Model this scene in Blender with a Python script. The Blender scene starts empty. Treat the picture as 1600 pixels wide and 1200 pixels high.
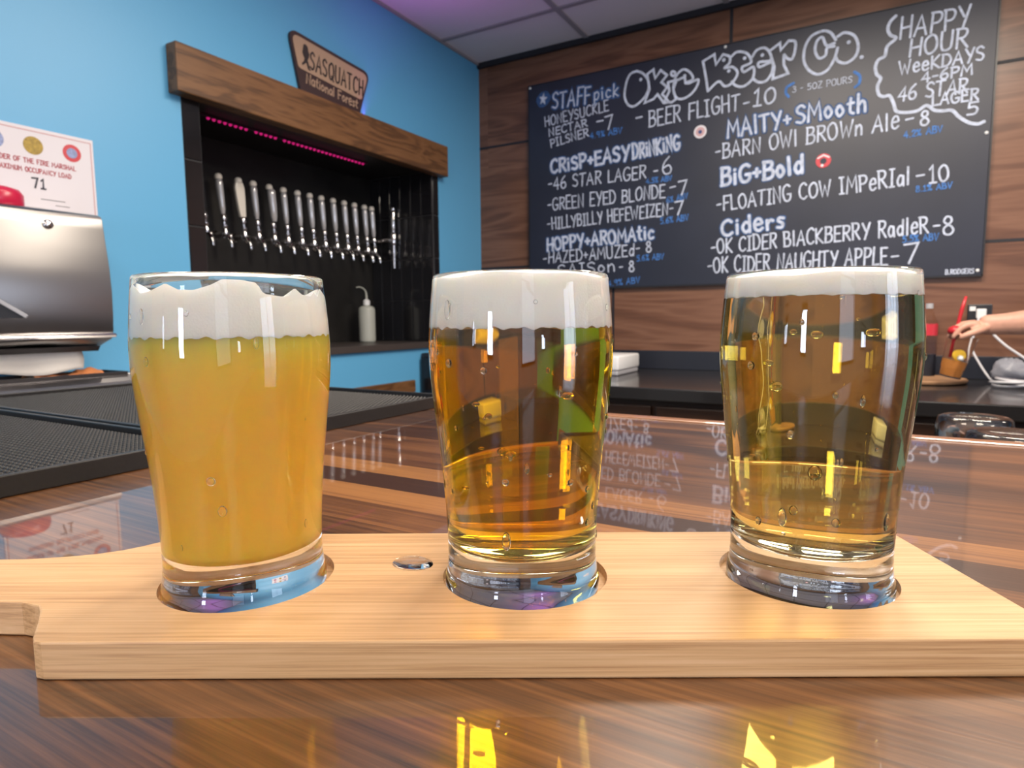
import bpy, bmesh, math, random
from mathutils import Vector, Matrix
random.seed(7)
PI = math.pi
sc = bpy.context.scene
COL = sc.collection

# ------------------------------------------------------------------ camera, world, light, exposure
# metres; x runs along the back wall, y into the room, z up; the bar top is at z = 1.07
BAR = 1.07
CAMZ = 1.177
cd = bpy.data.cameras.new('camera')
cam = bpy.data.objects.new('camera', cd)
COL.objects.link(cam)
_r = Vector((0.867085, 0.498092, -0.008274))
_d = Vector((0.043789, -0.092753, -0.994726))
_f = Vector((-0.496232, 0.862149, -0.102235))
cam.matrix_world = Matrix(((_r.x, -_d.x, -_f.x, 0), (_r.y, -_d.y, -_f.y, 0), (_r.z, -_d.z, -_f.z, CAMZ), (0, 0, 0, 1)))
cd.sensor_width = 36
cd.lens = 36 * 991.15 / 1600
cd.clip_start = 0.01
cd.dof.use_dof = True
cd.dof.focus_distance = 0.235
cd.dof.aperture_fstop = 26
sc.camera = cam

w = bpy.data.worlds.new('world')
sc.world = w
w.use_nodes = True
w.node_tree.nodes['Background'].inputs[0].default_value = (0.75, 0.85, 1, 1)
w.node_tree.nodes['Background'].inputs[1].default_value = 0.6

sc.view_settings.view_transform = 'Standard'
sc.view_settings.look = 'None'
sc.view_settings.gamma = 1
sc.view_settings.use_curve_mapping = False
sc.view_settings.exposure = 0.15
sc.cycles.max_bounces = 16
sc.cycles.transmission_bounces = 16
sc.cycles.glossy_bounces = 6
sc.cycles.diffuse_bounces = 4
sc.cycles.transparent_max_bounces = 12
sc.cycles.caustics_reflective = True
sc.cycles.caustics_refractive = True
sc.cycles.blur_glossy = 0.3
sc.cycles.sample_clamp_indirect = 16.0


def area(name, loc, aim, sx, sy, power, col, disk=False):
    l = bpy.data.lights.new(name, 'AREA')
    l.shape = 'DISK' if disk else 'RECTANGLE'
    l.size = sx
    if not disk:
        l.size_y = sy
    l.energy = power
    l.color = col
    o = bpy.data.objects.new(name, l)
    COL.objects.link(o)
    o.location = loc
    o.rotation_euler = Vector(aim).to_track_quat('-Z', 'Y').to_euler()
    return o


DAY = (0.80, 0.90, 1.12)
WARM = (1.0, 0.88, 0.74)
FRONT_Y, RIGHT_X = -1.7, 4.6
# street windows, the broad front one added for sheen on the back wall: x (or y), z, width, height, radiance
FRONT_WIN = [(-1.15, 1.30, 0.14, 0.35, 10), (-0.36, 1.27, 0.22, 0.52, 30), (1.45, 1.55, 0.9, 1.4, 1.5), (2.75, 1.25, 0.4, 0.4, 14)]
RIGHT_WIN = [(0.3, 1.55, 1.3, 1.5, 5.0)]
for x, z, ww, hh, rad in FRONT_WIN:
    area('daylight', (x, FRONT_Y - 0.03, z), (0, 1, 0), ww, hh, rad * PI * ww * hh, DAY)
for y, z, ww, hh, rad in RIGHT_WIN:
    area('daylight', (RIGHT_X + 0.03, y, z), (-1, 0, 0), ww, hh, rad * PI * ww * hh, DAY)
PANELS = [(-1.005, 1.06, 7), (-0.315, 1.75, 34), (0.375, 1.75, 30), (1.755, 1.75, 34), (-1.005, -0.32, 12), (0.375, -0.32, 14), (1.755, -0.32, 12)]     # x, y, power
for x, y, e in PANELS:
    area('panel_lamp', (x, y, 2.585), (0, 0, -1), 0.5, 0.5, e, WARM)
gl = area('mantel_glow', (-1.975, 2.2, 2.064), (0.35, 0, 1), 0.012, 0.9, 1.1, (0.80, 0.14, 1.0))
gl.data.spread = math.radians(110)

# ------------------------------------------------------------------ material helpers


def new_mat(name):
    m = bpy.data.materials.new(name)
    m.use_nodes = True
    return m, m.node_tree.nodes, m.node_tree.links, m.node_tree.nodes['Principled BSDF']


def plain(name, col, rough=0.5, metal=0.0, coat=0.0, bump=0.0, bump_scale=60, spec=0.5, vary=0.0):
    m, N, L, P = new_mat(name)
    P.inputs['Base Color'].default_value = (*col, 1)
    P.inputs['Roughness'].default_value = rough
    P.inputs['Metallic'].default_value = metal
    P.inputs['Coat Weight'].default_value = coat
    P.inputs['Coat Roughness'].default_value = 0.05
    P.inputs['Specular IOR Level'].default_value = spec
    if bump or vary:
        t = N.new('ShaderNodeTexCoord')
        n = N.new('ShaderNodeTexNoise')
        n.inputs['Scale'].default_value = bump_scale
        n.inputs['Detail'].default_value = 4
        L.new(t.outputs['Object'], n.inputs['Vector'])
        if bump:
            b = N.new('ShaderNodeBump')
            b.inputs['Strength'].default_value = bump
            b.inputs['Distance'].default_value = 0.002
            L.new(n.outputs['Fac'], b.inputs['Height'])
            L.new(b.outputs['Normal'], P.inputs['Normal'])
        if vary:
            r = N.new('ShaderNodeValToRGB')
            r.color_ramp.elements[0].position = 0.3
            r.color_ramp.elements[1].position = 0.7
            r.color_ramp.elements[0].color = (*[c * (1 - vary) for c in col], 1)
            r.color_ramp.elements[1].color = (*[min(1, c * (1 + vary)) for c in col], 1)
            L.new(n.outputs['Fac'], r.inputs['Fac'])
            L.new(r.outputs['Color'], P.inputs['Base Color'])
    return m


def math_node(N, L, op, a, b=None):
    n = N.new('ShaderNodeMath')
    n.operation = op
    for i, v in enumerate((a, b)):
        if v is None:
            continue
        if isinstance(v, (int, float)):
            n.inputs[i].default_value = v
        else:
            L.new(v, n.inputs[i])
    return n.outputs[0]


def wood(name, cols, along='x', plank=None, length=1.2, grain=1.0, rough=0.4, coat=0.0, coat_rough=0.03, figure=0.5, seam=0.0, tone=0.35,
         fine=220.0, across2=None, wave=0.0, ramp=(0.28, 0.74), stretch=0.045, shift=0.0):
    """procedural timber: stretched noise for the grain, a slower band for the figure, one tone per plank"""
    m, N, L, P = new_mat(name)
    t = N.new('ShaderNodeTexCoord')
    sep = N.new('ShaderNodeSeparateXYZ')
    L.new(t.outputs['Object'], sep.inputs[0])
    ax = {'x': 0, 'y': 1, 'z': 2}
    a = sep.outputs[ax[along]]
    others = [i for i in range(3) if i != ax[along]]
    if across2:
        others = [ax[across2]] + [i for i in others if i != ax[across2]]
    c1, c2 = sep.outputs[others[0]], sep.outputs[others[1]]
    tonev = None
    offs = None
    if plank:
        row = math_node(N, L, 'FLOOR', math_node(N, L, 'DIVIDE', math_node(N, L, 'ADD', c1, shift), plank))
        wn = N.new('ShaderNodeTexWhiteNoise')
        wn.noise_dimensions = '1D'
        L.new(row, wn.inputs['W'])
        sh = math_node(N, L, 'ADD', math_node(N, L, 'DIVIDE', a, length), math_node(N, L, 'MULTIPLY', wn.outputs['Value'], 7.3))
        col_i = math_node(N, L, 'FLOOR', sh)
        wn2 = N.new('ShaderNodeTexWhiteNoise')
        wn2.noise_dimensions = '2D'
        cmb = N.new('ShaderNodeCombineXYZ')
        L.new(row, cmb.inputs[0])
        L.new(col_i, cmb.inputs[1])
        L.new(cmb.outputs[0], wn2.inputs['Vector'])
        tonev = wn2.outputs['Value']
        offs = math_node(N, L, 'MULTIPLY', tonev, 13.7)
    cv = N.new('ShaderNodeCombineXYZ')
    aa = math_node(N, L, 'ADD', a, offs) if offs is not None else a
    L.new(math_node(N, L, 'MULTIPLY', aa, stretch * fine * grain), cv.inputs[0])
    L.new(math_node(N, L, 'MULTIPLY', c1, fine * grain), cv.inputs[1])
    L.new(math_node(N, L, 'MULTIPLY', c2, fine * grain), cv.inputs[2])
    n1 = N.new('ShaderNodeTexNoise')
    n1.inputs['Scale'].default_value = 1
    n1.inputs['Detail'].default_value = 5
    n1.inputs['Roughness'].default_value = 0.65
    L.new(cv.outputs[0], n1.inputs['Vector'])
    cv2 = N.new('ShaderNodeCombineXYZ')
    L.new(math_node(N, L, 'MULTIPLY', aa, 2.2 * grain), cv2.inputs[0])
    L.new(math_node(N, L, 'MULTIPLY', c1, 16 * grain), cv2.inputs[1])
    L.new(math_node(N, L, 'MULTIPLY', c2, 16 * grain), cv2.inputs[2])
    n2 = N.new('ShaderNodeTexNoise')
    n2.inputs['Scale'].default_value = 1
    n2.inputs['Detail'].default_value = 2
    n2.inputs['Distortion'].default_value = 1.2
    L.new(cv2.outputs[0], n2.inputs['Vector'])
    fig = n2.outputs['Fac']
    if wave:
        # cathedral figure: contour lines of the slow noise
        fig = math_node(N, L, 'ADD', math_node(N, L, 'MULTIPLY', math_node(N, L, 'SINE', math_node(N, L, 'MULTIPLY', fig, wave)), 0.22), 0.5)
    v = math_node(N, L, 'ADD', math_node(N, L, 'MULTIPLY', n1.outputs['Fac'], 1 - figure), math_node(N, L, 'MULTIPLY', fig, figure))
    if tonev is not None:
        v = math_node(N, L, 'ADD', v, math_node(N, L, 'MULTIPLY', math_node(N, L, 'SUBTRACT', tonev, 0.5), tone))
    r = N.new('ShaderNodeValToRGB')
    el = r.color_ramp.elements
    el[0].position, el[1].position = ramp
    el[0].color, el[1].color = (*cols[0], 1), (*cols[-1], 1)
    if len(cols) == 3:
        e = el.new(0.5)
        e.color = (*cols[1], 1)
    L.new(v, r.inputs['Fac'])
    out = r.outputs['Color']
    if seam and plank:
        fr = math_node(N, L, 'FRACT', math_node(N, L, 'DIVIDE', c1, plank))
        edge = math_node(N, L, 'LESS_THAN', fr, seam)
        mx = N.new('ShaderNodeMix')
        mx.data_type = 'RGBA'
        L.new(edge, mx.inputs[0])
        L.new(out, mx.inputs[6])
        mx.inputs[7].default_value = (*[c * 0.35 for c in cols[0]], 1)
        out = mx.outputs[2]
    L.new(out, P.inputs['Base Color'])
    P.inputs['Roughness'].default_value = rough
    P.inputs['Coat Weight'].default_value = coat
    P.inputs['Coat Roughness'].default_value = coat_rough
    b = N.new('ShaderNodeBump')
    b.inputs['Strength'].default_value = 0.06
    b.inputs['Distance'].default_value = 0.001
    L.new(n1.outputs['Fac'], b.inputs['Height'])
    L.new(b.outputs['Normal'], P.inputs['Normal'])
    return m


def glass(name, ior=1.5, col=(1, 1, 1), rough=0.0, absorb=None):
    """absorb: per-metre absorption for r, g, b"""
    m, N, L, P = new_mat(name)
    N.remove(P)
    g = N.new('ShaderNodeBsdfGlass')
    g.inputs['IOR'].default_value = ior
    g.inputs['Roughness'].default_value = rough
    g.inputs['Color'].default_value = (*col, 1)
    o = N['Material Output']
    L.new(g.outputs[0], o.inputs['Surface'])
    if absorb:
        d = max(absorb)
        v = N.new('ShaderNodeVolumeAbsorption')
        v.inputs['Density'].default_value = d
        v.inputs['Color'].default_value = (*[1 - s / d for s in absorb], 1)
        L.new(v.outputs[0], o.inputs['Volume'])
    return m


def glow(name, col, strength):
    m, N, L, P = new_mat(name)
    P.inputs['Base Color'].default_value = (*col, 1)
    P.inputs['Emission Color'].default_value = (*col, 1)
    P.inputs['Emission Strength'].default_value = strength
    return m


M = {}
M['blue'] = plain('blue_wall_paint', (0.112, 0.395, 0.675), 0.45, bump=0.15, bump_scale=90)
M['wall_white'] = plain('pale_wall_paint', (0.62, 0.60, 0.58), 0.6)
M['floor'] = plain('dark_floor', (0.08, 0.055, 0.04), 0.5, vary=0.2, bump_scale=5)
M['ceiling'] = plain('ceiling_tile', (0.70, 0.66, 0.72), 0.9, bump=0.5, bump_scale=180)
M['grid'] = plain('ceiling_grid_metal', (0.30, 0.28, 0.31), 0.6)
M['panel'] = wood('walnut_wall_panel', ((0.085, 0.036, 0.020), (0.15, 0.066, 0.037), (0.215, 0.104, 0.062)), 'x', plank=0.675, length=2.46, grain=0.55, rough=0.34, figure=0.62,
                  tone=0.12, across2='z', wave=17, fine=160)
M['seam'] = plain('dark_panel_seam', (0.012, 0.012, 0.018), 0.6)
_var = dict(rough=0.35, coat=1.0, coat_rough=0.02, across2='y')
M['bar_front'] = wood('varnished_oak_front', ((0.020, 0.008, 0.005), (0.135, 0.053, 0.018), (0.270, 0.112, 0.036)), 'x', grain=1.0, figure=0.42, fine=330, stretch=0.022, ramp=(0.34, 0.66), **_var)
M['bar_strips'] = wood('varnished_bar_strips', ((0.055, 0.020, 0.009), (0.20, 0.078, 0.026), (0.42, 0.18, 0.055)), 'x', plank=0.0285, length=1.3, grain=1.0, figure=0.4, tone=0.55, fine=420, stretch=0.02,
                       shift=0.011, **_var)
M['bar_back'] = wood('varnished_bar_back', ((0.045, 0.016, 0.008), (0.165, 0.062, 0.022), (0.27, 0.110, 0.040)), 'x', plank=0.15, length=1.9, grain=1.0, figure=0.5, tone=0.12, fine=300, stretch=0.03, ramp=(0.33, 0.68), wave=11, **_var)
M['edge'] = wood('bar_edge_wood', ((0.26, 0.10, 0.04), (0.45, 0.2, 0.09)), 'x', grain=1.5, rough=0.35, coat=0.6)
M['mantel'] = wood('brown_mantel_wood', ((0.060, 0.025, 0.009), (0.150, 0.067, 0.024), (0.21, 0.098, 0.038)), 'y', grain=1.3, rough=0.5, figure=0.6, wave=18, fine=150, across2='z')
M['bamboo'] = wood('bamboo_board', ((0.46, 0.245, 0.105), (0.66, 0.395, 0.185), (0.76, 0.49, 0.26)), 'x', plank=0.0115, length=10000.0, grain=4.0, rough=0.42, figure=0.2, tone=0.10, across2='y', fine=260, ramp=(0.34, 0.68), stretch=0.012)
M['black_tile'] = plain('black_glazed_tile', (0.009, 0.009, 0.011), 0.16, coat=0.5)
M['black_back'] = plain('black_niche_panel', (0.012, 0.011, 0.010), 0.4, vary=0.5, bump_scale=6)
M['grout'] = plain('dark_grout', (0.035, 0.035, 0.038), 0.7)
M['shelf'] = plain('dark_brown_ledge', (0.055, 0.045, 0.042), 0.4)
M['board'] = plain('black_chalkboard', (0.018, 0.022, 0.040), 0.42, vary=0.15, bump_scale=3)
M['chalk'] = plain('white_chalk_marker', (0.50, 0.56, 0.70), 0.7, vary=0.22, bump_scale=55)
M['chalkblue'] = plain('blue_chalk_marker', (0.028, 0.078, 0.21), 0.7, vary=0.4, bump_scale=40)
M['chalkblue2'] = plain('bright_blue_marker', (0.05, 0.17, 0.48), 0.7, vary=0.35, bump_scale=60)
M['steel'] = plain('brushed_steel', (0.40, 0.385, 0.375), 0.36, metal=1.0)
_m = M['steel']
_t = _m.node_tree.nodes.new('ShaderNodeTangent')
_t.direction_type = 'RADIAL'
_t.axis = 'Z'
_p = _m.node_tree.nodes['Principled BSDF']
_m.node_tree.links.new(_t.outputs[0], _p.inputs['Tangent'])
_p.inputs['Anisotropic'].default_value = 0.85
M['chrome'] = plain('chrome', (0.72, 0.70, 0.70), 0.10, metal=1.0)
M['handle'] = plain('satin_silver_handle', (0.60, 0.60, 0.62), 0.16, metal=0.35, coat=1.0)
M['cap'] = plain('bright_handle_cap', (0.95, 0.90, 0.80), 0.25)  # highlight painted on the handle tops, and the white of the paddle
M['darkmetal'] = plain('dark_metal', (0.09, 0.085, 0.09), 0.35, metal=0.8)
M['counter'] = plain('black_counter', (0.018, 0.017, 0.018), 0.22, coat=0.3)
M['splash'] = plain('navy_black_splash', (0.016, 0.019, 0.030), 0.4)
M['cabinet'] = wood('dark_cabinet_wood', ((0.02, 0.009, 0.005), (0.06, 0.025, 0.012)), 'x', rough=0.4)
M['rubber'] = plain('black_rubber', (0.014, 0.012, 0.0115), 0.42, bump=0.1, bump_scale=300)
M['glass'] = glass('clear_glass', 1.5, (0.985, 0.995, 0.99))
M['water'] = glass('water_drop', 1.33)
M['amber'] = glass('amber_beer', 1.34, absorb=(1.0, 12.5, 95))
M['gold'] = glass('golden_beer', 1.34, absorb=(2.0, 7.2, 32))
m, N, L, P = new_mat('hazy_beer')
P.inputs['Base Color'].default_value = (0.98, 0.60, 0.085, 1)
P.inputs['Subsurface Weight'].default_value = 1.0
P.inputs['Subsurface Radius'].default_value = (1.0, 0.5, 0.12)
P.inputs['Subsurface Scale'].default_value = 0.03
P.inputs['Roughness'].default_value = 0.3
P.inputs['IOR'].default_value = 1.34
M['hazy'] = m
m, N, L, P = new_mat('beer_foam')
P.inputs['Base Color'].default_value = (0.99, 0.95, 0.88, 1)
P.inputs['Subsurface Weight'].default_value = 0.6
P.inputs['Subsurface Radius'].default_value = (1.0, 0.8, 0.6)
P.inputs['Subsurface Scale'].default_value = 0.004
P.inputs['Roughness'].default_value = 0.6
t = N.new('ShaderNodeTexCoord')
n = N.new('ShaderNodeTexVoronoi')
n.inputs['Scale'].default_value = 1300
b = N.new('ShaderNodeBump')
b.inputs['Strength'].default_value = 0.12
b.inputs['Distance'].default_value = 0.0004
L.new(t.outputs['Object'], n.inputs['Vector'])
L.new(n.outputs['Distance'], b.inputs['Height'])
L.new(b.outputs['Normal'], P.inputs['Normal'])
M['foam'] = m
M['sign_tan'] = plain('tan_sign_face', (0.42, 0.28, 0.19), 0.6)
M['sign_brown'] = plain('dark_brown_sign_paint', (0.045, 0.022, 0.022), 0.6)
M['sign_ink'] = plain('black_sign_ink', (0.03, 0.022, 0.02), 0.6)
M['paper'] = plain('white_paper', (0.74, 0.71, 0.76), 0.7)
M['towel'] = plain('white_paper_towel', (0.78, 0.74, 0.70), 0.9, bump=0.6, bump_scale=40)
M['red_ink'] = plain('red_print', (0.42, 0.06, 0.08), 0.6)
M['pink_ink'] = plain('pale_red_rule', (0.60, 0.38, 0.40), 0.6)
M['black_ink'] = plain('black_print', (0.03, 0.03, 0.05), 0.6)
M['gold_ink'] = plain('gold_seal', (0.36, 0.24, 0.03), 0.5, vary=0.3, bump_scale=150)
M['blue_ink'] = plain('blue_seal', (0.25, 0.30, 0.52), 0.5, vary=0.25, bump_scale=150)
M['navy_ink'] = plain('navy_seal', (0.05, 0.07, 0.2), 0.5)
M['red_plastic'] = plain('red_plastic', (0.55, 0.015, 0.06), 0.3)
M['orange_reflection'] = plain('orange_reflection', (0.75, 0.27, 0.09), 0.85, bump=0.6, bump_scale=80)  # colour of the wood reflected in the steel
M['led'] = glow('magenta_led', (1.0, 0.02, 0.28), 0.42)
M['led_off'] = plain('led_strip_base', (0.05, 0.01, 0.03), 0.5)
M['white_plastic'] = plain('white_plastic', (0.78, 0.79, 0.80), 0.35)
M['grey_plastic'] = plain('grey_plastic', (0.42, 0.42, 0.45), 0.45)
M['black_plastic'] = plain('black_plastic', (0.02, 0.02, 0.024), 0.35)
m, N, L, P = new_mat('cloudy_bottle_plastic')
P.inputs['Base Color'].default_value = (0.62, 0.64, 0.58, 1)
P.inputs['Roughness'].default_value = 0.4
P.inputs['Transmission Weight'].default_value = 0.35
M['cloudy'] = m
M['bottle_liquid'] = plain('bottle_water', (0.42, 0.45, 0.40), 0.3)
M['clear_plastic'] = glass('clear_plastic', 1.1, (0.97, 0.96, 0.95), 0.05)
M['drink'] = plain('orange_drink', (0.50, 0.20, 0.045), 0.3)
M['lemon'] = plain('lemon_yellow', (0.75, 0.48, 0.02), 0.5)
M['tray_wood'] = wood('pale_tray_wood', ((0.30, 0.16, 0.08), (0.46, 0.27, 0.15)), 'x', grain=1.5, rough=0.5)
M['red_label'] = plain('red_label', (0.55, 0.03, 0.05), 0.4)
M['cord'] = plain('white_cord', (0.62, 0.62, 0.66), 0.5)
M['bag'] = plain('grey_plastic_bag', (0.30, 0.31, 0.36), 0.35, bump=0.8, bump_scale=70)
M['skin'] = plain('skin', (0.56, 0.30, 0.22), 0.5, vary=0.08, bump_scale=40)
M['hair'] = plain('brown_hair', (0.05, 0.025, 0.012), 0.6)
M['shirt'] = plain('grey_shirt', (0.10, 0.11, 0.13), 0.85)
M['jeans'] = plain('dark_trousers', (0.03, 0.035, 0.06), 0.85)
M['window_frame'] = plain('dark_window_frame', (0.03, 0.03, 0.033), 0.4)
M['lamp_glass'] = glow('lamp_diffuser', (1.0, 0.86, 0.68), 3.0)
M['screen'] = plain('dark_screen', (0.012, 0.011, 0.013), 0.15)
M['sauce_red'] = plain('red_straw_plastic', (0.50, 0.02, 0.03), 0.35)

# ------------------------------------------------------------------ mesh helpers


class MB:
    def __init__(self):
        self.v, self.f = [], []

    def add(self, vs, fs):
        o = len(self.v)
        self.v += [tuple(p) for p in vs]
        self.f += [tuple(i + o for i in f) for f in fs]
        return self

    def box(self, a, b):
        x0, y0, z0 = a
        x1, y1, z1 = b
        return self.add([(x0, y0, z0), (x1, y0, z0), (x1, y1, z0), (x0, y1, z0), (x0, y0, z1), (x1, y0, z1), (x1, y1, z1), (x0, y1, z1)],
                        [(3, 2, 1, 0), (4, 5, 6, 7), (0, 1, 5, 4), (1, 2, 6, 5), (2, 3, 7, 6), (3, 0, 4, 7)])

    def lathe(self, prof, seg=32, c=(0, 0, 0), mat=None):
        """prof: (r, z) from bottom to top; r = 0 ends are closed to a point"""
        vs, fs, rings = [], [], []
        for r, z in prof:
            if r < 1e-7:
                rings.append([len(vs)])
                vs.append((0, 0, z))
            else:
                rings.append(list(range(len(vs), len(vs) + seg)))
                vs += [(r * math.cos(2 * PI * k / seg), r * math.sin(2 * PI * k / seg), z) for k in range(seg)]
        for a, b in zip(rings[:-1], rings[1:]):
            for k in range(seg):
                k2 = (k + 1) % seg
                if len(a) == 1 and len(b) == 1:
                    continue
                if len(a) == 1:
                    fs.append((a[0], b[k2], b[k]))
                elif len(b) == 1:
                    fs.append((a[k], a[k2], b[0]))
                else:
                    fs.append((a[k], a[k2], b[k2], b[k]))
        if len(rings[0]) > 1:
            fs.append(tuple(reversed(rings[0])))
        if len(rings[-1]) > 1:
            fs.append(tuple(rings[-1]))
        if mat is not None:
            vs = [mat @ Vector(p) for p in vs]
        vs = [(p[0] + c[0], p[1] + c[1], p[2] + c[2]) for p in vs]
        return self.add(vs, fs)

    def tube(self, pts, rad, seg=8, closed=False):
        P_ = [Vector(p) for p in pts]
        n = len(P_)
        rads = rad if isinstance(rad, (list, tuple)) else [rad] * n
        vs, fs = [], []
        up = None
        for i in range(n):
            if closed:
                t = (P_[(i + 1) % n] - P_[i - 1]).normalized()
            else:
                t = (P_[min(i + 1, n - 1)] - P_[max(i - 1, 0)]).normalized()
            if up is None:
                up = Vector((0, 0, 1)) if abs(t.z) < 0.9 else Vector((1, 0, 0))
            s = t.cross(up).normalized()
            up = s.cross(t).normalized()
            for k in range(seg):
                a = 2 * PI * k / seg
                vs.append(P_[i] + (s * math.cos(a) + up * math.sin(a)) * rads[i])
        m_ = n if closed else n - 1
        for i in range(m_):
            j = (i + 1) % n
            for k in range(seg):
                k2 = (k + 1) % seg
                fs.append((i * seg + k, i * seg + k2, j * seg + k2, j * seg + k))
        if not closed:
            fs.append(tuple(reversed(range(seg))))
            fs.append(tuple(range((n - 1) * seg, n * seg)))
        return self.add(vs, fs)

    def prism(self, poly, fn0, fn1):
        """2D polygon mapped by fn0 (near face) and fn1 (far face)"""
        n = len(poly)
        vs = [fn0(*p) for p in poly] + [fn1(*p) for p in poly]
        fs = [tuple(range(n)), tuple(reversed(range(n, 2 * n)))]
        fs += [(k, n + k, n + (k + 1) % n, (k + 1) % n) for k in range(n)]
        return self.add(vs, fs)

    def build(self, name, mat, parent=None, smooth=False, bevel=0.0, seg=2, angle=None, normals=True):
        me = bpy.data.meshes.new(name)
        me.from_pydata(self.v, [], self.f)
        bm = bmesh.new()
        bm.from_mesh(me)
        if normals:
            bmesh.ops.recalc_face_normals(bm, faces=bm.faces)
        if bevel:
            ed = [e for e in bm.edges if len(e.link_faces) == 2 and e.calc_face_angle(0) > 0.6]
            bmesh.ops.bevel(bm, geom=ed, offset=bevel, segments=seg, affect='EDGES', profile=0.5)
        bm.to_mesh(me)
        bm.free()
        if smooth:
            for p in me.polygons:
                p.use_smooth = True
            if angle is not None:
                me.set_sharp_from_angle(angle=angle)
        me.materials.append(mat)
        o = bpy.data.objects.new(name, me)
        COL.objects.link(o)
        if parent is not None:
            o.parent = parent
        return o


def box(a, b):
    return MB().box(a, b)


def tag(o, label, cat, group=None):
    o['label'] = label
    o['category'] = cat
    if group:
        o['group'] = group
    return o


def structure(o):
    o['kind'] = 'structure'
    return o


def thing(name, label, cat, loc=(0, 0, 0), rz=0.0, group=None):
    o = bpy.data.objects.new(name, None)
    o.empty_display_size = 0.05
    COL.objects.link(o)
    o.location = loc
    o.rotation_euler = (0, 0, rz)
    return tag(o, label, cat, group)


def copy_tree(o, parent=None):
    c = o.copy()
    COL.objects.link(c)
    if parent is not None:
        c.parent = parent
    for ch in list(o.children):
        copy_tree(ch, c)
    return c


def spline(pts, sub=8, closed=False):
    """Catmull-Rom through the points (any dimension)"""
    P_ = [Vector(p) for p in pts]
    n = len(P_)
    if n < 3:
        return P_
    out = []
    rng = n if closed else n - 1
    for i in range(rng):
        if closed:
            a, b_, c, d = P_[i - 1], P_[i], P_[(i + 1) % n], P_[(i + 2) % n]
        else:
            b_, c = P_[i], P_[i + 1]
            a = P_[i - 1] if i > 0 else b_ * 2 - c
            d = P_[i + 2] if i + 2 < n else c * 2 - b_
        for k in range(sub):
            t = k / sub
            out.append(0.5 * ((2 * b_) + (c - a) * t + (2 * a - 5 * b_ + 4 * c - d) * t * t + (3 * b_ - a - 3 * c + d) * t ** 3))
    if not closed:
        out.append(P_[-1])
    return out


# ------------------------------------------------------------------ hand lettering: every glyph is a set of pen strokes
# s: smooth stroke, l: straight stroke; unit box, cap height 1
def _g(wd, *strokes):
    return wd, [(s[0], [tuple(float(q) for q in p.split(',')) for p in s[1:].split()]) for s in strokes]


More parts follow.
